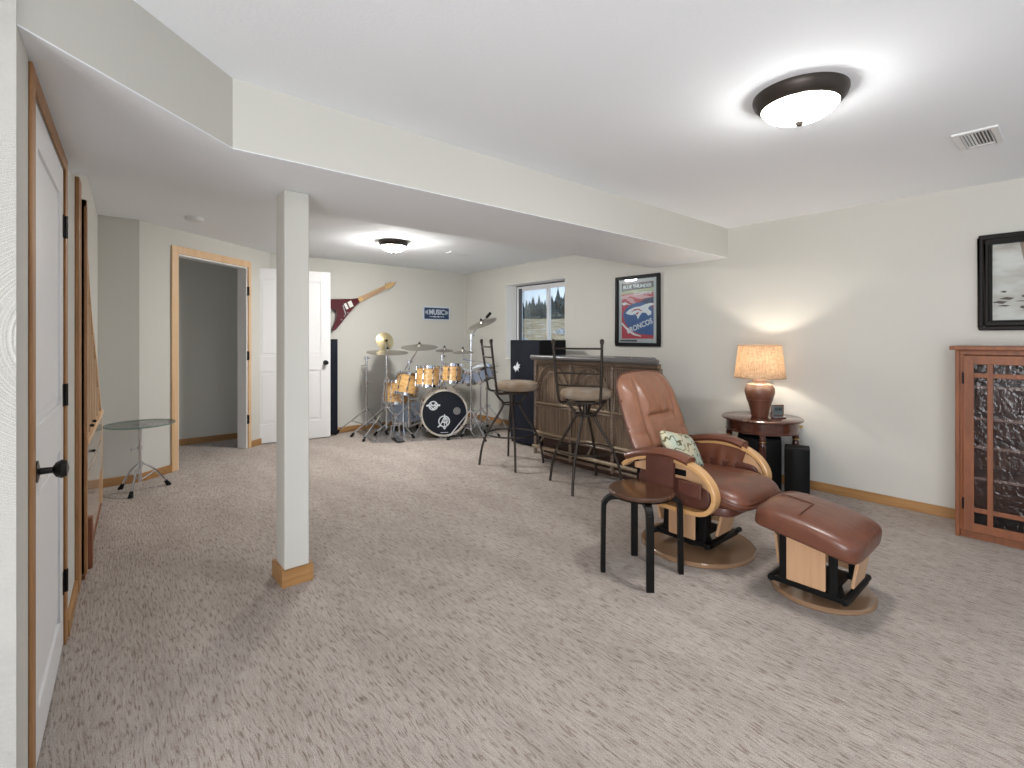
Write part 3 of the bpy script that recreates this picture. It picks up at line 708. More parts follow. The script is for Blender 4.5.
# ------------------------------------------------------------------ round glass table on a chrome drum stand
t = thing('glass_table', 'round clear glass table on a chrome tripod stand in the alcove corner', 'table', (.288, 5.035, 0))
R = .235
MB().lathe([(0, .540), (R, .540), (R, .550), (0, .550)], n=64).build('glass_top', 'glass', t, True)
MB().ring((0, 0, .545), R + .001, .0055, 64).build('glass_rim', 'glass_edge', t, True)
MB().cyl((0, 0, .07), (0, 0, .531), .011).build('pole', 'chrome', t, True)
MB().cyl((0, 0, .20), (0, 0, .24), .018).build('hub', 'chrome', t, True)
MB().cyl((0, 0, .531), (0, 0, .540), .05).build('top_plate', 'chrome', t, True)
MB().cyl((0, 0, .33), (0, 0, .37), .016).cyl((0, 0, .355), (-.06, -.02, .345), .005).cyl((-.06, -.02, .325), (-.06, -.02, .365), .004).build('clamp', 'chrome', t, True)
for k in range(3):
    a_ = math.radians((250, 10, 130)[k]) ; u = Vector((math.cos(a_), math.sin(a_), 0)) ; l = .20
    l = (.20, .19, .18)[k]
    g = MB().tube([u * .012 + Vector((0, 0, .225)), u * l * .5 + Vector((0, 0, .16)), u * l + Vector((0, 0, .025))], .008, 8, smooth=4)
    g.cyl(u * .01 + Vector((0, 0, .09)), u * l * .55 + Vector((0, 0, .145)), .005)
    lg = g.build('leg', 'chrome', t, True)
    MB().cyl(u * (l - .015) + Vector((0, 0, .045)), u * (l + .012) + Vector((0, 0, .0)), .012, .020, 12).build('rubber_foot', 'black', lg, True)

# ------------------------------------------------------------------ round side table with four reeded legs
t = thing('side_table', 'dark mahogany round side table with reeded legs holding the lit lamp', 'table', (4.205, 1.745, 0))
TZ = .600
MB().lathe([(0, TZ - .022), (.292, TZ - .022), (.305, TZ - .014), (.305, TZ - .006), (.297, TZ), (0, TZ)], n=64).build('tabletop', 'mahogany', t, True)
ap = MB().lathe([(.270, TZ - .022), (.270, TZ - .095), (.274, TZ - .10), (.274, TZ - .11), (.255, TZ - .11), (.255, TZ - .022)], n=64).build('apron', 'mahogany', t, True)
a0 = math.atan2(-.12, -.27)
a_ = math.radians(-72); c = Vector((.270 * math.cos(a_), .270 * math.sin(a_), TZ - .06)); mb = MB(); mb.sph(c + Vector((math.cos(a_), math.sin(a_), 0)) * .014, .012); mb.cyl(c, c + Vector((math.cos(a_), math.sin(a_), 0)) * .014, .005)
mb.build('drawer_knob', 'brass', ap, True)
for k in range(4):
    a_ = a0 + k * PI / 2; c = Vector((.245 * math.cos(a_), .245 * math.sin(a_), 0))
    g = MB(); g.box(c + Vector((0, 0, TZ - .075)), (.042, .042, .11), rot('Z', a_))
    g.lathe([(0, 0), (.011, 0), (.013, .03), (.018, .20), (.023, .38), (.024, .42), (.018, .43), (.022, .44), (.026, .455), (.018, .47), (.018, TZ - .12), (0, TZ - .12)], c, 20)
    for q in range(10):
        b_ = 2 * PI * q / 10; g.tube([c + Vector((.0125 * math.cos(b_), .0125 * math.sin(b_), .03)), c + Vector((.022 * math.cos(b_), .022 * math.sin(b_), .41))], .0042, 6)
    lg = g.build('leg', 'mahogany', t, True)
    MB().ring(c + Vector((0, 0, .436)), .022, .0045, 20).build('brass_collar', 'brass', lg, True)
# lamp
lx, ly = 4.215, 1.765
t = thing('table_lamp', 'lit table lamp with burlap drum shade and stoneware vase base', 'lamp', (lx, ly, TZ))
MB().lathe([(0, 0), (.062, 0), (.066, .012), (.070, .04), (.085, .10), (.106, .165), (.115, .205), (.112, .235), (.095, .262), (.070, .275), (.048, .28), (.046, .292), (.056, .298), (.056, .306), (.030, .310), (0, .310)], n=40).build('vase_base', 'vase', t, True)
for z_, r_ in ((.262, .096), (.14, .0995)): MB().ring((0, 0, z_), r_, .0035, 36).build('band', 'vase', t, True)
MB().cyl((0, 0, .305), (0, 0, .36), .013).build('socket', 'brass', t, True)
MB().sph((0, 0, .415), .028, (1, 1, 1.25)).build('bulb', 'bulb', t, True)
s0_, s1_, zb, zt = .194, .162, .322, .588
sh = MB().lathe([(s0_, zb), (s1_, zt), (s1_ - .003, zt), (s0_ - .003, zb), (s0_, zb)], n=56).build('lamp_shade', 'shade', t, True)
M['shade_trim'] = mat('shade_trim', (.40, .25, .14), .8)
for z_, r_ in ((zb, s0_), (zt, s1_)): MB().ring((0, 0, z_), r_, .003, 56).build('trim_band', 'shade_trim', sh, True)
mb = MB()
for k in range(3): a_ = k * 2 * PI / 3; mb.cyl((0, 0, zt - .02), ((s1_ - .002) * math.cos(a_), (s1_ - .002) * math.sin(a_), zt - .006), .002, n=6)
mb.tube([(0, .0, .355), (.045, 0, .39), (.05, 0, .46), (.012, 0, .555), (0, 0, zt - .015)], .002, 6, smooth=4); mb.tube([(0, .0, .355), (-.045, 0, .39), (-.05, 0, .46), (-.012, 0, .555), (0, 0, zt - .015)], .002, 6, smooth=4)
mb.build('harp', 'brass', sh, True)
pl = bpy.data.lights.new('lamp_light', 'POINT'); pl.energy = 5.2; pl.color = (1, .90, .78); pl.shadow_soft_size = .03
po = bpy.data.objects.new('lamp_light', pl); C.objects.link(po); po.location = (0, 0, .462); po.parent = t
# small weather clock and remote on the table
p = at(785, 416, 3.96)
t = thing('weather_clock', 'small silver digital clock with grey screen on the side table', 'clock', (p.x - .03, p.y + .05, TZ), -YAW + .12)
MB().prism([(-.042, .0), (.0, .0), (.012, .012), (-.006, .11), (-.014, .11), (-.014, .02), (-.042, .012)], (-.052, .052), lambda u, v, w: (w, u, v)).build('housing', 'chrome', t, bevel=.002)
MB().box((0, -.014, .064), (.084, .002, .075), rot('X', -.03)).build('screen', mat('lcd', (.10, .12, .12), .3), t)
put_text('digits', text('10:42', .034, .062, .0004, .0004), 'black', t, Matrix.Translation((0, -.0158, .072)) @ Ms)
p = at(747, 420, 3.80)
t = thing('remote_control', 'thin tan remote lying flat at the front left of the side table', 'remote', (p.x + .06, p.y + .03, TZ), .2)
MB().box((0, 0, .006), (.12, .036, .012)).build('case', mat('remote_tan', (.20, .12, .08), .5), t, bevel=.003)
mb = MB()
for i in range(5):
    for j in (-1, 1): mb.cyl((-.04 + i * .018, j * .008, .012), (-.04 + i * .018, j * .008, .0135), .004, n=10)
mb.build('buttons', 'black', t)
# speakers under and beside the table
def floor_speaker(px, Z, w_, d_, h_, label, extra=0):
    p = at(px, 338, Z); t = thing('subwoofer', label, 'speaker', (p.x, p.y, 0), -math.atan2(p.x, p.y) + extra)
    MB().bx(-w_ / 2, w_ / 2, -d_ / 2, d_ / 2, .02, h_).build('cabinet', 'black_matte', t, bevel=.006)
    mb = MB(); mb.surf(lambda u, v: (w_ * (u - .5) * .96, -d_ / 2 - .002 - .022 * (1 - (2 * u - 1) ** 2), .035 + (h_ - .045) * v), 12, 2)
    mb.surf(lambda u, v: (w_ * (u - .5) * .96, -d_ / 2 - v * .022 * (1 - (2 * u - 1) ** 2), h_ - .010), 12, 1); mb.build('grille', 'black', t, True)
    mb = MB()
    for x in (-1, 1):
        for y in (-1, 1): MB().cyl((x * (w_ / 2 - .03), y * (d_ / 2 - .03), 0), (x * (w_ / 2 - .03), y * (d_ / 2 - .03), .022), .014, n=12).build('foot', 'chrome', t)
    return t
floor_speaker(797, 3.70, .165, .16, .43, 'small black speaker with curved grille standing in front of the side table right leg')
floor_speaker(759, 4.06, .32, .24, .44, 'black subwoofer box standing underneath the round side table')

# ------------------------------------------------------------------ glazed cherry cabinet on the right wall
t = thing('display_cabinet', 'cherry wood display cabinet with gridded glass doors against the right wall', 'cabinet', (4.15, .54, 0))
# local: x into the wall, y negative along the wall
CW, CD, CH = .96, .35, 1.20
mb = MB(); th = .022
mb.bx(0, CD, -th, 0, 0, CH - .025); mb.bx(0, CD, -CW, -CW + th, 0, CH - .025); mb.bx(CD - .01, CD, -CW + th, -th, .05, CH - .025)
mb.bx(.0, CD, -CW + th, -th, .05, .075); mb.bx(.02, .04, -CW + th, -th, 0, .05)
mb.bx(-.001, .02, -CW + th, -th, CH - .055, CH - .025); mb.bx(0, .02, -.045, -th, .075, CH - .055); mb.bx(0, .02, -CW + th, -CW + .045, .075, CH - .055)
mb.build('case', 'cherry', t, bevel=.003)
MB().bx(-.028, CD, -CW - .025, .025, CH - .025, CH).build('top', 'cherry', t, bevel=.004)
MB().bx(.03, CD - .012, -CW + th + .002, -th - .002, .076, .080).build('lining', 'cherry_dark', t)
for z in (.39, .585, .76, .955): MB().bx(.012, CD - .012, -CW + th, -th, z - .018, z).build('shelf', 'shelf_wood', t, bevel=.002)
def cab_door(y0, y1, hinge_left):
    mb = MB(); x0, x1 = -.018, 0
    L_ = y1 - y0
    sl, rl = .048, .048
    zb_, zt_ = .055, CH - .06
    mb.bx(x0, x1, y0, y0 + sl, zb_, zt_); mb.bx(x0, x1, y1 - sl, y1, zb_, zt_); mb.bx(x0, x1, y0 + sl, y1 - sl, zb_, .105); mb.bx(x0, x1, y0 + sl, y1 - sl, 1.088, zt_)
    g0_, g1_ = y0 + sl, y1 - sl; nw = .060; mw = .026
    for y in (g1_ - nw - mw, g0_ + nw): mb.bx(x0 + .003, x1, y, y + mw, .105, 1.088)
    for z in (.175, 1.005): mb.bx(x0 + .004, x1 - .001, g0_, g1_, z, z + .028)
    d = mb.build('door', 'cherry', t, bevel=.002)
    MB().bx(-.009, -.006, g0_, g1_, .105, 1.088).build('glass_pane', 'seedy', d)
    mb = MB(); yy = y1 if hinge_left else y0
    for z in (.22, 1.0): mb.cyl((x0 - .003, yy, z - .035), (x0 - .003, yy, z + .035), .005, n=10)
    mb.build('hinge', 'bronze', d)
    mb = MB(); yk = y0 + .024 if hinge_left else y1 - .024; mb.cyl((x0, yk, .62), (x0 - .02, yk, .62), .006); mb.sph((x0 - .024, yk, .62), .013); mb.build('knob', 'bronze', d, True)
cab_door(-CW / 2 + .002, -.040, True); cab_door(-CW + .040, -CW / 2 - .002, False)

# ------------------------------------------------------------------ leather glider chair
t = chair = thing('leather_recliner', 'tan leather glider recliner with bent beech arms on a round wooden base', 'chair', (2.73, 1.49, 0))
MB().lathe([(0, 0), (.317, 0), (.324, .006), (.324, .020), (.317, .026), (0, .026)], (.045, .04, 0), n=72).build('base_disc', 'disc', t, True)
mb = MB()
for x in (-.10, .20): mb.box((x, .05, .082), (.030, .36, .028))
mb.box((.05, -.115, .082), (.34, .030, .028)); mb.box((.05, .215, .082), (.34, .030, .028)); mb.cyl((.045, .04, .026), (.045, .04, .085), .09, .07, 28); mb.box((.05, .04, .09), (.28, .14, .03))
mb.cyl((-.135, -.115, .082), (.275, -.115, .082), .015); mb.cyl((-.135, .215, .082), (.27, .215, .082), .015)
mb.build('swivel_frame', 'black', t, bevel=.003)
mb = MB()
for x in (-.085, .185):
    for y in (-.07, .15): mb.box((x, y, .20), (.028, .05, .22), rot('X', .06))
mb.box((0, .02, .30), (.36, .40, .03)); mb.box((.04, .02, .19), (.10, .10, .18)); mb.box((.03, -.16, .30), (.34, .03, .03))
mb.build('glide_mechanism', 'black', t, bevel=.004)
for x in (-.140, .240): MB().box((x, .03, .205), (.016, .165, .20)).build('wood_panel', 'panel_wood', t, bevel=.004)
for y, sg_ in ((-.150, 1), (.245, -1)): MB().box((.03, y, .205), (.17, .016, .16), rot('X', .22 * sg_)).build('wood_panel', 'panel_wood', t, bevel=.004)
# seat
def seat_fn(p):
    u = p.y / .29; q = p.copy()
    if p.z > 0: q.z += .014 * math.cos(p.x * 5.2) - .018 * max(0, -u) ** 3 * 1.5
    if u < 0: q.z -= .05 * max(0, -u - .45) ** 1.4
    q.z += .004 * noise.noise(Vector((p.x * 9, p.y * 9, 3)))
    return q
MB().cushion((0, -.085, .405), (.52, .60, .125), .38, 22, rot('X', -.05), seat_fn).build('seat', 'brown', t, True)
def seat_edge():
    P = []
    for k in range(61):
        a = -PI * (k / 60) ; sg = lambda v, p: math.copysign(abs(v) ** p, v)
        p = Vector((sg(math.cos(a), .38) * .262, sg(math.sin(a), .38) * .303, .002)); q = seat_fn(p); P.append(Vector((0, -.085, .405)) + rot('X', -.05) @ q)
    return P
path = seat_edge()
MB().tube(path, .0065, 8).build('seat_piping', 'piping', t, True)
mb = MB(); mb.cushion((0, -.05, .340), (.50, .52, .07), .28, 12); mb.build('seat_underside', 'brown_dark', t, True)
# backrest: bolsters, head roll and lumbar
TB = math.radians(22)
def back_pt(u, v, front):
    # u -1..1 across, v 0..1 up
    wd = (.262 + .040 * math.sin(PI * min(1, v * .95))) * (1 if v < .86 else 1 - .26 * ((v - .86) / .14) ** 2.8)
    x = u * wd; z = v * .70 * (1 - .02 * u * u * v)
    edge = max(0, 1 - abs(u) ** 3.2) ** .6 * max(0, 1 - abs(2 * v - 1) ** 7) ** .5
    if front:
        roll = .035 * (abs(u) ** 2) * (1 - abs(u) ** 8)
        head = .030 * math.exp(-((v - .80) / .13) ** 2) * (1 - u * u) ; seam = -.026 * math.exp(-((v - .61) / .028) ** 2) * max(0, 1 - (u / .55) ** 4)
        lum = .032 * math.exp(-((v - .22) / .2) ** 2) * (1 - u * u); sideseam = -.032 * math.exp(-((abs(u) - .56) / .07) ** 2) * (v > .05)
        s2 = -.018 * math.exp(-((v - .46) / .03) ** 2) * (1 if abs(u) > .58 else 0) * min(1, (abs(u) - .55) * 6)
        wr = .007 * noise.noise(Vector((u * 5, v * 9, 2))) + .007 * noise.noise(Vector((u * 13, v * 4, 7)))
        y = -.070 * edge - (roll + head + seam + lum + sideseam + s2 + wr) * edge
    else: y = .055 * edge
    # tilt
    return Vector((x, .165 + y * math.cos(TB) + z * math.sin(TB) * .98, .385 + z * math.cos(TB) + y * math.sin(TB) * .6))
def bgrid(front):
    def fn(a, b): return back_pt(-1 + 2 * a, b, front)
    return fn
mb = MB(); mb.surf(bgrid(True), 56, 56); mb.surf(bgrid(False), 56, 20)
mb.build('backrest', 'tan', t, True)
edge = [back_pt(-1, v / 20, True) for v in range(1, 20)] + [back_pt(-1 + 2 * k / 12, 1, True) for k in range(13)] + [back_pt(1, 1 - v / 20, True) for v in range(1, 20)]
MB().tube(edge, .0065, 8).build('back_piping', 'piping', t, True)
# arms
for sx_ in (-1, 1):
    xa = sx_ * .315
    arc = [(.30, .500), (.22, .552), (.10, .583), (-.02, .588), (-.12, .574), (-.20, .535), (-.25, .475), (-.262, .415), (-.235, .360), (-.18, .332), (-.06, .326), (.10, .330), (.20, .335)]
    pts = crv([(xa, y, z) for y, z in arc], 6)
    # section: wide in x, thin in the plane of the loop
    hw, ht = .030, .0125
    MB().sweep(pts, [(hw, ht), (-hw, ht), (-hw, -ht), (hw, -ht)], up=(1, 0, 0)).build('arm_rest', 'honey', t, bevel=.005)
    mb = MB(); xi = sx_ * .298; yz = [(.24, .52), (.10, .570), (-.02, .575), (-.12, .560), (-.19, .525), (-.235, .465), (-.248, .43), (-.20, .46), (-.10, .485), (.24, .49)]
    mb.prism(yz, (xi - .006, xi + .006), lambda u, v, w: (w, u, v)); mb.build('arm_panel', 'panel_wood', t, bevel=.002)
    mb = MB(); xo = xi + sx_ * .008; mb.box((xo, -.055, .520), (.006, .075, .034)); mb.build('recline_slot', 'black', t, bevel=.012)
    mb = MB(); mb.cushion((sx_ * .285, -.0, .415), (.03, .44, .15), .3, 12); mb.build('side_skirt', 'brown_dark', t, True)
    # leather pad on top of the arm
    pad = crv([(xa, .27, .555), (xa, .18, .590), (xa, .06, .612), (xa, -.04, .612), (xa, -.125, .592)], 6)
    mb = MB(); n = len(pad); sec = [(.050 * math.cos(a), .024 * math.sin(a)) for a in [2 * PI * k / 14 for k in range(14)]]
    mb.sweep(pad, sec, up=(1, 0, 0)); mb.build('arm_pad', 'brown', t, True)
# magazine pocket outside of the near arm; draped leather inside the far arm
pk = MB(); fnp = lambda u, v: (-.352 - .010 * math.sin(PI * u) * v, -.045 + .175 * u, .600 - .180 * v + .014 * math.sin(PI * u) * v)
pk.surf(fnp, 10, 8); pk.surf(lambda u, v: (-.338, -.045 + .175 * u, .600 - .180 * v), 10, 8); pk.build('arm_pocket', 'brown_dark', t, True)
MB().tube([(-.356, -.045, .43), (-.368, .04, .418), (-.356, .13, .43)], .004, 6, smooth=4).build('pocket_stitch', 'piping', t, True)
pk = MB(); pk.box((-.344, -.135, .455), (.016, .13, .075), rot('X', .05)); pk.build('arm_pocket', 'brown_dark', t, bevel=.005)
dr = MB(); dr.surf(lambda u, v: (.262 + .03 * (1 - v) + .005 * math.sin(u * 30) * v, -.16 + .42 * u + .05 * v * (1 - u), .605 - .19 * v), 44, 10); dr.build('arm_drape', 'brown', t, True)
mb = MB()
for sx_ in (-1, 1): mb.cyl((sx_ * .29, .22, .53), (sx_ * .24, .26, .33), .010)
mb.build('rear_strut', 'black', t)
# pillow on the seat
t = thing('throw_pillow', 'cream and green scroll-patterned pillow propped on the leather chair', 'pillow', (2.690, 1.575, .485), .12)
def pil(p):
    a = abs(p.x) / .19; b = abs(p.y) / .115; q = p.copy(); q.z *= (1 - .62 * (a ** 4)) * (1 - .55 * b ** 4)
    q.x *= 1 + .06 * b ** 3; q.y *= 1 + .14 * a ** 3; return q
MB().cushion((0, .0, .075), (.40, .245, .12), .32, 20, rot('Y', .22) @ rot('X', 1.05), pil).build('cover', 'pillow', t, True)

# ------------------------------------------------------------------ ottoman
t = thing('leather_ottoman', 'brown leather glider ottoman on a round beech base before the chair', 'ottoman', (2.69, .81, 0))
MB().lathe([(0, 0), (.218, 0), (.225, .006), (.225, .019), (.218, .025), (0, .025)], (.045, .04, 0), n=64).build('base_disc', 'disc', t, True)
mb = MB(); X0 = .005
for x in (-.145, .145):
    mb.box((X0 + x, .04, .075), (.028, .33, .026))
    for y in (-.065, .145): mb.box((X0 + x, y, .185), (.022, .034, .22))
for y in (-.115, .195): mb.box((X0, y, .075), (.32, .026, .026)); mb.cyl((X0 - .175, y, .078), (X0 + .195, y, .078), .015)
mb.cyl((0, 0, .025), (0, 0, .07), .07, .06, 24); mb.box((X0, 0, .075), (.26, .10, .03))
mb.box((X0, .03, .290), (.29, .30, .026), rot('X', .14)); mb.cyl((X0 - .17, -.11, .272), (X0 + .19, -.11, .272), .014); mb.cyl((X0 - .17, .165, .310), (X0 + .17, .165, .310), .014)
mb.build('glide_frame', 'black', t, bevel=.003)
MB().box((X0 - .170, .040, .20), (.014, .165, .205)).build('wood_panel', 'panel_wood', t, bevel=.004)
MB().box((X0 + .170, .040, .20), (.014, .165, .205)).build('wood_panel', 'panel_wood', t, bevel=.004)
MB().box((X0 - .01, -.135, .185), (.17, .014, .135), rot('X', .16)).build('wood_panel', 'panel_wood', t, bevel=.004)
MB().box((X0 + .0, .200, .195), (.17, .014, .15), rot('X', -.10)).build('wood_panel', 'panel_wood', t, bevel=.004)
def ott(p):
    q = p.copy(); u = p.y / .23; v = p.x / .21
    if p.z > 0: q.z += .020 * (1 - v * v) + .012 * (1 - u * u)
    q.z -= .018 * abs(u) ** 4; return q
OT = Matrix.Translation((-.065, .022, .368)) @ Matrix.Rotation(.16, 4, 'X')
MB().cushion((0, 0, 0), (.445, .445, .100), .30, 22, None, ott).xf(OT).build('cushion', 'brown', t, True)
MB().tube([(-.200, -.195, .008), (-.209, -.1, .026), (-.209, .1, .026), (-.200, .195, .008)], .006, 8, smooth=6).xf(OT).build('piping', 'piping', t, True)
MB().tube([(.200, -.195, .008), (.209, -.1, .026), (.209, .1, .026), (.200, .195, .008)], .006, 8, smooth=6).xf(OT).build('piping', 'piping', t, True)
mb = MB(); mb.tube([(-.19, .03, .074), (-.08, .03, .081), (.0, .03, .083)], .0025, 6).tube([(.0, .03, .083), (.0, .13, .079), (.0, .18, .073)], .0025, 6); mb.xf(OT).build('seam', 'piping', t, True)

# ------------------------------------------------------------------ small round stool
t = thing('round_stool', 'small round stool with walnut top and four bent black legs', 'stool', (2.225, 1.542, 0))
MB().lathe([(0, .424), (.168, .424), (.173, .430), (.173, .440), (.168, .446), (0, .446)], n=56).build('seat', 'stool_top', t, True)
MB().lathe([(0, .415), (.163, .415), (.169, .4245), (.0, .4245)], n=56).build('seat_underside', 'black_ply', t, True)
for k in range(4):
    a_ = PI / 4 + k * PI / 2 + .02; u = Vector((math.cos(a_), math.sin(a_), 0))
    pts = crv([u * .06 + Vector((0, 0, .403)), u * .13 + Vector((0, 0, .403)), u * .170 + Vector((0, 0, .398)), u * .195 + Vector((0, 0, .372)), u * .201 + Vector((0, 0, .33)), u * .205 + Vector((0, 0, 0))], 6)
    sd = Vector((-u.y, u.x, 0))
    MB().sweep(pts, [(.0185, .012), (-.0185, .012), (-.0185, -.012), (.0185, -.012)], up=sd).build('leg', 'black_ply', t, bevel=.003)

# ------------------------------------------------------------------ bar stools
def bar_stool(loc, leg_rot, seat_rot, label):
    t = thing('bar_stool', label, 'bar stool', (*loc, 0), 0, 'iron bar stools at the bar')
    R = rot('Z', leg_rot); Q = rot('Z', seat_rot)
    for k in range(4):
        a_ = k * PI / 2; u = R @ Vector((math.cos(a_), math.sin(a_), 0))
        pts = crv([u * .165 + Vector((0, 0, .715)), u * .125 + Vector((0, 0, .655)), u * .082 + Vector((0, 0, .600)), u * .105 + Vector((0, 0, .54)), u * .165 + Vector((0, 0, .44)), u * .238 + Vector((0, 0, .32)), u * .292 + Vector((0, 0, .18)), u * .320 + Vector((0, 0, .0))], 6)
        MB().tube(pts, .0115, 10).build('leg', 'iron', t, True)
    MB().ring((0, 0, .305), .243, .008, 44).build('foot_ring', 'iron', t, True)
    mb = MB(); mb.ring((0, 0, .600), .092, .008, 32); mb.ring((0, 0, .715), .170, .009, 36); mb.cyl((0, 0, .695), (0, 0, .735), .085, n=24); mb.cyl((0, 0, .60), (0, 0, .70), .02); mb.build('swivel_plate', 'iron', t, True)
    MB().lathe([(0, .733), (.190, .733), (.205, .742), (.222, .765), (.224, .785), (.212, .805), (.17, .819),  (.09, .827), (0, .829)], Q @ Vector((.055, 0, 0)), n=48).build('seat_cushion', 'seat_fabric', t, True)
    for s_ in (-1, 1):
        pts = [Q @ Vector(p) for p in ((-.10, s_ * .13, .715), (-.185, s_ * .165, .725), (-.205, s_ * .178, .80), (-.235, s_ * .192, 1.02), (-.260, s_ * .200, 1.212))]
        g = MB().tube(crv(pts, 5), .0115, 10); g.sph(pts[-1] + Vector((0, 0, .012)), .018); g.cyl(pts[-1] - Vector((0, 0, .012)), pts[-1], .016)
        g.build('back_post', 'iron', t, True)
    for z in (.865, .965, 1.065, 1.165):
        f_ = (z - .80) / .42; x = -.205 - .055 * f_; y = .178 + .024 * f_
        pts = crv([Q @ Vector(p) for p in ((x, -y, z), (x - .022, -y * .5, z), (x - .028, 0, z), (x - .022, y * .5, z), (x, y, z))], 4)
        MB().tube(pts, .0075, 8).build('back_rung', 'iron', t, True)
    return t
bar_stool((3.157, 3.707), math.radians(146), math.radians(-24), 'iron bar stool turned sideways beside the black loudspeaker')
bar_stool((3.172, 2.762), math.radians(113), math.radians(27), 'iron bar stool standing behind the recliner with its back to the camera')

# ------------------------------------------------------------------ bar
t = thing('home_bar', 'rattan and reed home bar with a dark padded counter edge', 'bar', (3.49, 2.23, 0))
BL = 1.47; BDp = .46     # length along +Y, depth along +X
MB().prism([(0, .05), (BDp, .40), (BDp, BL), (0, BL)], (.26, 1.035)).build('body', 'reed', t)
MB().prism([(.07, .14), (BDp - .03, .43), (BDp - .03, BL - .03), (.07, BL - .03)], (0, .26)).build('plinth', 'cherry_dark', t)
mb = MB(); mb.prism([(-.085, -.028), (BDp + .02, .37), (BDp + .02, BL + .02), (-.085, BL - .03)], (1.045, 1.07)); mb.build('countertop', 'bar_top', t, bevel=.006)
MB().sweep([(-.096, -.028, 1.055), (-.096, BL - .025, 1.055)], [(.024 * math.cos(2 * PI * k / 14), .020 * math.sin(2 * PI * k / 14)) for k in range(14)], up=(0, 0, 1)).build('padded_edge', 'bar_pad', t, True)
MB().bx(-.045, 0, -.0, BL - .01, .998, 1.040).build('fascia', 'rattan', t, bevel=.006)
def rail(z, r, x=-.012, mt='rattan', nm='rail'): MB().tube([(x, -.01, z), (x, BL + .012, z)], r, 12).build(nm, mt, t, True)
for z, r in ((.985, .013), (.590, .014), (.560, .012), (.285, .016), (.255, .012), (.075, .014)): rail(z, r, -.012 if z > .1 else 0, 'rattan_pale' if z in (.590, .285) else 'rattan')
MB().bx(-.004, .0, .02, BL - .02, .60, .975).build('upper_panel', 'reed', t)
mb = MB()
for k in range(int(BL / .022)): y = .012 + k * .022; mb.tube([(-.002, y, .27), (-.002, y, .555)], .0085, 6)
o = mb.build('reed_row', 'reed', t, True)
for y in (.0, BL * .33, BL * .67, BL): MB().tube([(-.014, y, .06), (-.014, y, 1.0)], .017, 12).build('upright', 'rattan', t, True)
for k in range(3):       # an arch with a lattice in each bay
    y0 = BL * k * .335 + .03; y1 = BL * (k + 1) * .333 - .03; ym_ = (y0 + y1) / 2; mb = MB()
    mb.tube([(-.02, y0, .60), (-.02, y0 + .015, .80), (-.02, y0 + .10, .93), (-.02, ym_, .972), (-.02, y1 - .10, .93), (-.02, y1 - .015, .80), (-.02, y1, .60)], .011, 10, smooth=6)
    mb.tube([(-.02, y0 + .06, .60), (-.02, y0 + .07, .76), (-.02, y0 + .14, .87), (-.02, ym_, .91), (-.02, y1 - .14, .87), (-.02, y1 - .07, .76), (-.02, y1 - .06, .60)], .008, 8, smooth=6)
    mb.build('arch', 'rattan', t, True)
    for s_ in (0, 1):
        mb = MB()
        for j in range(6):
            z = .61 + j * .035; ya = y0 if s_ == 0 else y1 - .06
            mb.tube([(-.024, ya, z), (-.02, ya + .06, z + .045)], .0045, 6).tube([(-.02, ya + .06, z), (-.016, ya, z + .045)], .0045, 6)
        mb.build('lattice', 'rattan', t, True)
    MB().bx(-.0065, -.004, y0 + .015, y0 + .06, .605, .86).build('pale_panel', 'rattan_pale', t)
for y in (.10, BL * .5, BL - .10): MB().tube([(.02, y, .262), (-.03, y, .20), (-.065, y, .155)], .010, 8, smooth=4).build('rail_bracket', 'rattan', t, True)
MB().tube([(-.07, .0, .150), (-.07, BL - .02, .150)], .017, 12).build('foot_rail', 'rattan_pale', t, True)

# ------------------------------------------------------------------ loudspeaker tower by the bar
t = thing('loudspeaker', 'tall black loudspeaker tower with silver emblem between window and bar', 'speaker', (3.985, 4.27, 0), 0)
MB().bx(-.14, .30, -.24, .27, .02, 1.225).build('cabinet', 'black_matte', t, bevel=.008)
mb = MB(); cz = lambda u: -.14 - .055 * (1 - (2 * u - 1) ** 2)
mb.surf(lambda u, v: (cz(u), -.235 + .50 * u, .03 + 1.18 * v), 20, 3); mb.surf(lambda u, v: (-.14 + (cz(u) + .14) * v, -.235 + .50 * u, 1.21), 20, 1); mb.surf(lambda u, v: (-.14 + (cz(u) + .14) * v, -.235 + .50 * u, .03), 20, 1)
mb.build('grille', 'navy', t, True)
mb = MB(); em = lambda u, v, w: (w, -u, v)
bolt = [(-.08, -.01), (-.045, .030), (-.02, .015), (.0, .055), (.02, .085), (.03, .045), (.075, .05), (.045, .02), (.07, .0), (.03, -.005), (.04, -.05), (.005, -.02), (-.03, -.065), (-.03, -.02), (-.06, -.035), (-.05, -.005)]
mb.prism(bolt, (-.203, -.199), lambda u, v, w: (w, -u * .85 + .08, v * .85 + .90)); mb.build('emblem', 'logo_white', t)
MB().bx(-.13, .29, -.23, .26, 0, .022).build('plinth', 'black', t)

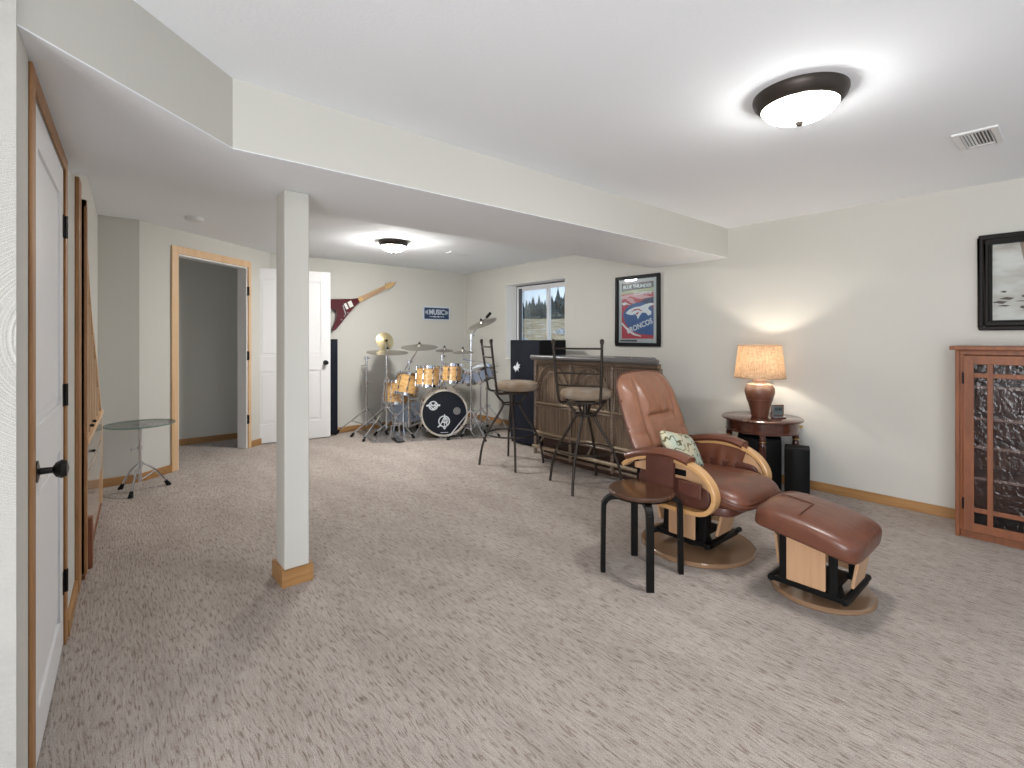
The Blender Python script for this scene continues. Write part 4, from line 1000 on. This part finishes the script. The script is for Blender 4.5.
# ------------------------------------------------------------------ drum kit
MB().prism([(2.52, 5.50), (3.85, 4.78), (4.30, 5.55), (3.95, 6.36), (2.66, 6.36)], (.0, .004)).build('drum_mat', 'mat_clear')
tag(bpy.data.objects['drum_mat'], 'clear vinyl floor mat spread under the drum kit', 'mat')
Dc = Vector((.0, 0, 0))
def shell(name, c, axis, R, Hh, label, smat='maple', hoop='chrome', lugs=8, group=None, stand=True, cat='drum'):
    """a drum with shell, two heads, hoops, lugs; axis = direction of the top head; c = world centre"""
    c = Vector(c); q = Vector(axis).to_track_quat('Z', 'Y').to_matrix(); foot = Vector((c.x, c.y, 0))
    t = thing(name, label, cat, (c.x, c.y, 0), 0, group); o = Vector((0, 0, c.z))
    MB().lathe([(R, -Hh / 2), (R, Hh / 2)], o, 36, q).build('shell', smat, t, True)
    for s_, nm in ((1, 'top_head'), (-1, 'bottom_head')):
        MB().lathe([(0, s_ * (Hh / 2 + .003)), (R, s_ * Hh / 2)], o, 36, q).build(nm, 'drumhead', t, True)
        MB().lathe([(R + .002, s_ * (Hh / 2 - .022)), (R + .009, s_ * (Hh / 2 - .022)), (R + .009, s_ * (Hh / 2 + .012)), (R - .002, s_ * (Hh / 2 + .012)), (R + .002, s_ * (Hh / 2 - .022))], o, 36, q).build('hoop', hoop, t, True)
    mb = MB()
    for k in range(lugs):
        a_ = 2 * PI * k / lugs + .2; d = Vector((math.cos(a_), math.sin(a_), 0))
        mb.cyl(o + q @ (d * (R + .012) + Vector((0, 0, -Hh / 2))), o + q @ (d * (R + .012) + Vector((0, 0, Hh / 2))), .004, n=6)
        for s_ in (-1, 1): mb.cyl(o + q @ (d * (R + .004) + Vector((0, 0, s_ * (Hh * .22) - .018))), o + q @ (d * (R + .012) + Vector((0, 0, s_ * (Hh * .22) + .018))), .011, n=8)
    mb.build('lugs', 'chrome', t, True)
    return t, q, o
def tripod(t, h0, legs_a, L_=.34, z_hub=.34, r=.010, pole_top=None):
    MB().cyl((0, 0, .08), (0, 0, h0), .0125, n=12).build('pole', 'chrome', t, True)
    for z in (z_hub, h0 - .02, (z_hub + h0) / 2): MB().cyl((0, 0, z - .022), (0, 0, z + .022), .021, n=12).cyl((0, 0, z), (.035, -.01, z), .005, n=6).sph((.038, -.011, z), .011, n=8).build('clamp', 'chrome', t, True)
    for a_ in legs_a:
        u = Vector((math.cos(a_), math.sin(a_), 0))
        g = MB(); g.cyl(u * .015 + Vector((0, 0, z_hub)), u * L_ + Vector((0, 0, .035)), r * .85, n=8); g.cyl(u * .012 + Vector((0, 0, .10)), u * L_ * .52 + Vector((0, 0, z_hub - (z_hub - .035) * .52)), r * .7, n=8)
        lg = g.build('leg', 'chrome', t, True)
        MB().cyl(u * (L_ - .02) + Vector((0, 0, .05)), u * (L_ + .015) + Vector((0, 0, 0)), .013, .018, 10).build('rubber_foot', 'black', lg, True)
def cymbal(t, c, R, nrm, mt='cymbal', nm='cymbal'):
    q = Vector(nrm).to_track_quat('Z', 'Y').to_matrix()
    MB().lathe([(.006, .030), (R * .12, .026), (R * .20, .010), (R * .22, .004), (R * .6, -.004), (R, -.018), (R, -.0205), (R * .6, -.0065), (R * .22, .0015), (R * .19, .007), (R * .11, .0235), (.006, .0275)], c, 44, q).build(nm, mt, t, True)
    mb = MB(); mb.cyl(Vector(c) + q @ Vector((0, 0, -.04)), Vector(c) + q @ Vector((0, 0, .055)), .006, n=8); mb.cyl(Vector(c) + q @ Vector((0, 0, .03)), Vector(c) + q @ Vector((0, 0, .042)), .016, n=12); mb.build('wing_nut', 'black', t, True)
def loc3(px, py, Z): return at(px, py, Z)
toCam = Vector((-S_, -C_, 0))
right = Vector((C_, -S_, 0))
# bass drum, front head turned to the camera
bc = loc3(444.5, 412.5, 6.15); R = .285; bc.z = R + .025
ax = (toCam * 1.0 + right * .22).normalized(); q = ax.to_track_quat('Z', 'Y').to_matrix()
t = thing('bass_drum', 'large bass drum with black front head and white line emblems', 'drum', (bc.x, bc.y, 0)); o = Vector((0, 0, bc.z)); Hh = .42
back = o - ax * Hh / 2
MB().lathe([(R, -Hh / 2), (R, Hh / 2)], back, 56, q).build('shell', 'maple', t, True)
MB().lathe([(0, .002), (R - .004, 0)], o + ax * .0, 56, q).build('front_head', 'kick_head', t, True)
MB().lathe([(0, -.002), (R - .004, 0)], o - ax * Hh, 56, q).build('rear_head', 'drumhead', t, True)
for s_ in (0, 1):
    b_ = o - ax * (Hh * s_)
    MB().lathe([(R - .012, -.018), (R + .010, -.018), (R + .010, .018), (R - .012, .018), (R - .012, -.018)], b_, 56, q).build('hoop', 'pearl', t, True)
mb = MB()
for k in range(10):
    a_ = 2 * PI * k / 10 + .15; d = q @ Vector((math.cos(a_), math.sin(a_), 0))
    mb.cyl(o + d * (R + .014) + ax * .02, o + d * (R + .014) - ax * (Hh + .02), .004, n=6)
    for z in (-.10, -.32): mb.cyl(o + d * (R + .002) + ax * (z - .02), o + d * (R + .016) + ax * (z + .02), .012, n=8)
    mb.box(o + d * (R + .008) + ax * .02, (.022, .022, .022), q)
mb.build('claws', 'chrome', t, True)
for s_ in (-1, 1):
    a_ = o + right * s_ * R * .88 - ax * .12 + Vector((0, 0, -.10)); g = MB(); g.cyl(a_, (a_ + right * s_ * .13 + ax * .10) * 1.0 + Vector((0, 0, -a_.z + .01)), .008, n=8); g.build('spur', 'chrome', t, True)
# emblems on the front head : local frame x=right y=up z=ax
bxx = (Vector((0, 0, 1)).cross(ax)).normalized(); byy = Vector((0, 0, 1))
Qe = Matrix((bxx, byy, ax)).transposed()
def E3(x, y, z=.004): return o + Qe @ Vector((x, y, z))
def ering(mb, x, y, r, wd): mb.sweep([E3(x + r * math.cos(2 * PI * k / 32), y + r * math.sin(2 * PI * k / 32)) for k in range(32)], [(wd, .0012), (-wd, .0012), (-wd, -.0012), (wd, -.0012)], True, up=None)
def ebar(mb, x0, y0, x1, y1, wd):
    a_ = Vector((x0, y0)); b_ = Vector((x1, y1)); d = (b_ - a_).normalized(); n = Vector((-d.y, d.x)) * wd
    mb.prism([tuple(a_ + n), tuple(b_ + n), tuple(b_ - n), tuple(a_ - n)], (.003, .0052), lambda u, v, w: E3(u, v, w))
def eannulus(mb, x, y, r, wd):
    for k in range(36):
        a0_, a1_ = 2 * PI * k / 36, 2 * PI * (k + 1) / 36
        mb.prism([(x + (r - wd) * math.cos(a0_), y + (r - wd) * math.sin(a0_)), (x + (r + wd) * math.cos(a0_), y + (r + wd) * math.sin(a0_)), (x + (r + wd) * math.cos(a1_), y + (r + wd) * math.sin(a1_)), (x + (r - wd) * math.cos(a1_), y + (r - wd) * math.sin(a1_))], (.003, .005), lambda u, v, w: E3(u, v, w))
mb = MB(); eannulus(mb, -.005, -.105, .066, .007)      # circled A with a spear
ebar(mb, -.055, -.155, .008, -.035, .007); ebar(mb, .008, -.035, .030, -.150, .007); ebar(mb, -.035, -.118, .025, -.118, .006); ebar(mb, 0, -.015, 0, -.205, .005)
ebar(mb, .0, -.205, -.018, -.178, .005); ebar(mb, .0, -.205, .018, -.178, .005); ebar(mb, -.055, -.155, -.085, -.175, .008); eannulus(mb, .012, -.095, .030, .005)
mb.build('emblem', 'logo_white', t)
mb = MB(); eannulus(mb, -.14, .095, .052, .007)         # winged round mark
ebar(mb, -.225, .095, -.185, .105, .011); ebar(mb, -.095, .105, -.055, .095, .011); ebar(mb, -.185, .095, -.14, .055, .008); ebar(mb, -.14, .055, -.095, .095, .008); ebar(mb, -.175, .125, -.14, .09, .008); ebar(mb, -.105, .125, -.14, .09, .008); ebar(mb, -.185, .098, -.095, .098, .005)
mb.build('emblem', 'logo_white', t)
mb = MB(); ebar(mb, -.05, -.245, .045, -.245, .003); mb.build('maker_line', 'logo_white', t)
M['port_grey'] = mat('port_cover', (.16, .16, .16), .5)
mb = MB(); mb.prism([(.155 + .047 * math.cos(2 * PI * k / 28), .02 + .047 * math.sin(2 * PI * k / 28)) for k in range(28)], (.003, .006), lambda u, v, w: E3(u, v, w)); mb.build('sound_port', 'port_grey', t)
MB().box(o - ax * .20 + Vector((0, 0, -bc.z + .0275)), (.20, .30, .045), rot('Z', math.atan2(ax.y, ax.x) + PI / 2)).build('cradle', 'black', t)

tilt = (Vector((0, 0, 1)) + toCam * .0 - toCam * .18).normalized()
def tom(px, py, Z, R, Hh, label, axis, smat='maple', mount=True):
    c = loc3(px, py, Z); t, q, o = shell('tom_drum', c, axis, R, Hh, label, smat, group='tom drums')
    return t, c, o
tv = lambda a, b: (Vector((0, 0, 1)) + right * a + toCam * b).normalized()
t1, c1, o1 = tom(427.5, 376.5, 6.20, .145, .245, 'larger maple rack tom above the left of the bass drum', tv(.04, -.10))
MB().tube([o1 + right * .16, o1 + right * .20 + Vector((0, 0, -.05)), Vector((0, 0, .645)) + right * .22], .011, 8).build('mount_arm', 'chrome', t1, True)
t2, c2, o2 = tom(451.5, 373.5, 6.20, .122, .225, 'smaller maple rack tom above the right of the bass drum', tv(.04, -.10))
MB().tube([o2 - right * .13, o2 - right * .15 + Vector((0, 0, -.05)), Vector((0, 0, .60)) - right * .16], .011, 8).build('mount_arm', 'chrome', t2, True)
t3, c3, o3 = tom(407, 384.5, 6.42, .148, .275, 'deep maple tom mounted left of the rack toms', tv(.18, -.22))
MB().tube([o3 - right * .175, o3 - right * .20 + Vector((0, 0, -.2)), Vector((0, 0, .36)) - right * .20], .011, 8).build('mount_arm', 'chrome', t3, True)
t4, c4, o4 = tom(396.5, 391.5, 6.50, .160, .29, 'largest maple floor tom at the left end of the kit', tv(.02, -.05))
for k in range(3):
    a_ = k * 2.1 + .5; d = Vector((math.cos(a_), math.sin(a_), 0)) * .19
    MB().tube([d + Vector((0, 0, o4.z + .05)), d + Vector((0, 0, .14)), d * 1.15 + Vector((0, 0, .004))], .008, 8).build('leg', 'chrome', t4, True)
# pale blue floor tom / snare behind
c5 = loc3(405, 414, 6.72); c5.z = .26
t5, q5, o5 = shell('floor_tom', c5, (0, 0, 1), .20, .30, 'pale blue floor drum standing low behind the left cymbal stands', 'drum_blue')
for k in range(3):
    a_ = k * 2.1 + 1.4; d = Vector((math.cos(a_), math.sin(a_), 0)) * .205
    MB().tube([d + Vector((0, 0, .34)), d + Vector((0, 0, .10)), d * 1.12 + Vector((0, 0, .004))], .008, 8).build('leg', 'chrome', t5, True)
# snare with pale blue shell to the right
c6 = loc3(480.5, 373.5, 6.35)
t6, q6, o6 = shell('snare_drum', c6, tv(-.35, .15), .150, .16, 'pale blue tilted snare drum behind the first bar stool', 'drum_blue', lugs=10)
MB().cyl((0, 0, .10), (0, 0, o6.z - .12), .012, n=10).build('stand_pole', 'chrome', t6, True)
mb = MB()
for k in range(3): a_ = k * 2.1; mb.cyl((0, 0, o6.z - .14), o6 + Vector((math.cos(a_) * .15, math.sin(a_) * .15, -.07)), .007, n=8)
mb.build('basket', 'chrome', t6, True)
for k in range(3):
    a_ = k * 2.1 + .9; u = Vector((math.cos(a_), math.sin(a_), 0)); g = MB(); g.cyl(u * .01 + Vector((0, 0, .36)), u * .27 + Vector((0, 0, .02)), .009, n=8); g.cyl(u * .01 + Vector((0, 0, .12)), u * .15 + Vector((0, 0, .18)), .006, n=8); lg = g.build('leg', 'chrome', t6, True)
    MB().cyl(u * .255 + Vector((0, 0, .03)), u * .285, .013, .016, 10).build('rubber_foot', 'black', lg, True)
# small drum between toms and snare
t7, c7, o7 = tom(466.5, 377, 6.30, .088, .15, 'small pale blue tom between the rack toms and the right stand', tv(.3, .1), 'drum_blue')
MB().tube([o7 - right * .09, o7 - right * .13 + Vector((0, 0, -.10)), o7 - right * .18 + Vector((0, 0, -.13))], .010, 8).build('mount_arm', 'chrome', t7, True)

# cymbal stands
def stand(px, py, Z, h, label, legs, L_=.34, hub=.34):
    p = at(px, py, Z); t = thing('cymbal_stand', label, 'cymbal stand', (p.x, p.y, 0), 0, 'chrome cymbal stands'); tripod(t, h, legs, L_, hub); return t, Vector((p.x, p.y, 0))
rt = math.atan2(right.y, right.x)
ta, pa = stand(366.5, 428, 6.50, 1.00, 'bare chrome stand without a cymbal at the far left of the kit', [rt + PI + .3, rt - .5, rt + 1.2], .36, .30)
mb = MB(); mb.cyl((0, 0, .98), (0, 0, 1.0), .03, n=14); mb.cyl(Vector((0, 0, .90)), Vector((0, 0, .98)) + right * -.07 - Vector((0, 0, .10)), .005, n=6); mb.build('boom_tip', 'chrome', ta, True)
tb, pb = stand(386.5, 434, 6.30, 1.06, 'chrome stand carrying a wide flat cymbal and an upright gold one', [rt + PI + .25, rt - .45, rt - 2.0], .42, .36)
cymbal(tb, loc3(387.5, 351, 6.30) - pb, .262, tv(.05, .10))
pc = loc3(385.5, 341, 6.42) - pb
MB().cyl(Vector((0, 0, 1.0)), pc + Vector((0, 0, -.02)), .008, n=8).build('boom_arm', 'chrome', tb, True)
cymbal(tb, pc, .118, (toCam * 1.0 + right * .75 + Vector((0, 0, .25))).normalized(), 'cymbal_gold', 'bell_cymbal')
tc_, pc_ = stand(409, 431, 6.35, .96, 'chrome boom stand holding the crash cymbal above the left rack tom', [rt + PI + .15, rt - .25, rt + 1.5], .42, .36)
pt = loc3(419.5, 346, 6.25) - pc_
cymbal(tc_, pt, .232, tv(.02, .16))
MB().cyl(Vector((0, 0, .93)) + (Vector((0, 0, .93)) - pt) * .55, pt + Vector((0, 0, -.02)), .008, n=8).build('boom_arm', 'chrome', tc_, True)
MB().cyl(Vector((0, 0, .93)) + (Vector((0, 0, .93)) - pt) * .55, Vector((0, 0, .93)) + (Vector((0, 0, .93)) - pt) * .75, .016, n=10).build('counterweight', 'black', tc_, True)
td, pd = stand(442, 428, 6.72, 1.02, 'chrome stand holding the small cymbal behind the rack toms', [rt + .8, rt + 2.9, rt - 1.3], .30, .30)
pt = loc3(444.5, 349.5, 6.72) - pd
cymbal(td, pt, .125, tv(.02, .12)); MB().tube([(0, 0, 1.0), pt + Vector((0, 0, -.02))], .007, 8).build('boom_arm', 'chrome', td, True)
te, pe = stand(471, 436, 6.15, 1.30, 'tall chrome boom stand holding the tilted ride cymbal at the right', [rt + PI + .5, rt - .9, rt + 1.0], .30, .34)
pt = loc3(482, 322.5, 6.05) - pe
MB().cyl(Vector((0, 0, 1.29)), pt + (pt - Vector((0, 0, 1.29))) * .55, .009, n=8).build('boom_arm', 'chrome', te, True)
cymbal(te, pt, .185, (Vector((0, 0, 1)) - right * .36 + toCam * .28).normalized())
e_ = pt + (pt - Vector((0, 0, 1.29))) * .4; MB().cyl(e_, e_ + (pt - Vector((0, 0, 1.29))) * .35, .018, n=10).build('counterweight', 'black', te, True)
pt = loc3(463, 351, 6.05) - pe
cymbal(te, pt, .135, tv(-.03, .10), nm='splash_cymbal'); MB().tube([Vector((0, 0, .96)) , pt + Vector((0, 0, -.10)), pt + Vector((0, 0, -.02))], .007, 8).build('side_arm', 'chrome', te, True)
mb = MB(); mb.tube([Vector((0, 0, .96)), loc3(497, 364.5, 6.15) - pe], .007, 8); mb.build('side_arm', 'chrome', te, True)
tf, pf_ = stand(487, 430, 6.60, .80, 'low chrome hi-hat stand at the far right of the kit', [rt + PI + .3, rt - .2, rt + 1.6], .30, .34)
cymbal(tf, Vector((0, 0, .81)), .16, (0, 0, 1)); cymbal(tf, Vector((0, 0, .85)), .16, (0, 0, -1))
# drum throne behind
p = loc3(425, 392, 6.75)
# bass pedal and throne hidden behind the drum are left out; memory lock bar between toms
p = loc3(385, 430, 6.05)
t = thing('drum_pedal', 'black and chrome drum pedal on the mat left of the bass drum', 'pedal', (at(398, 437, 5.95).x, at(398, 437, 5.95).y, .004), rt + .5)
MB().box((0, 0, .012), (.10, .26, .012)).build('base_plate', 'black', t, bevel=.003)
MB().box((0, -.01, .045), (.075, .24, .008), rot('X', .22)).build('footboard', 'chrome', t, bevel=.002)
mb = MB()
for s_ in (-1, 1): mb.cyl((s_ * .05, .12, .012), (s_ * .05, .12, .17), .007, n=8)
mb.cyl((-.055, .12, .165), (.055, .12, .165), .007, n=8); mb.cyl((0, .12, .165), (0, .10, .30), .005, n=8); mb.cyl((0, .085, .30), (0, .125, .30), .022, n=12); mb.build('beater_frame', 'chrome', t, True)
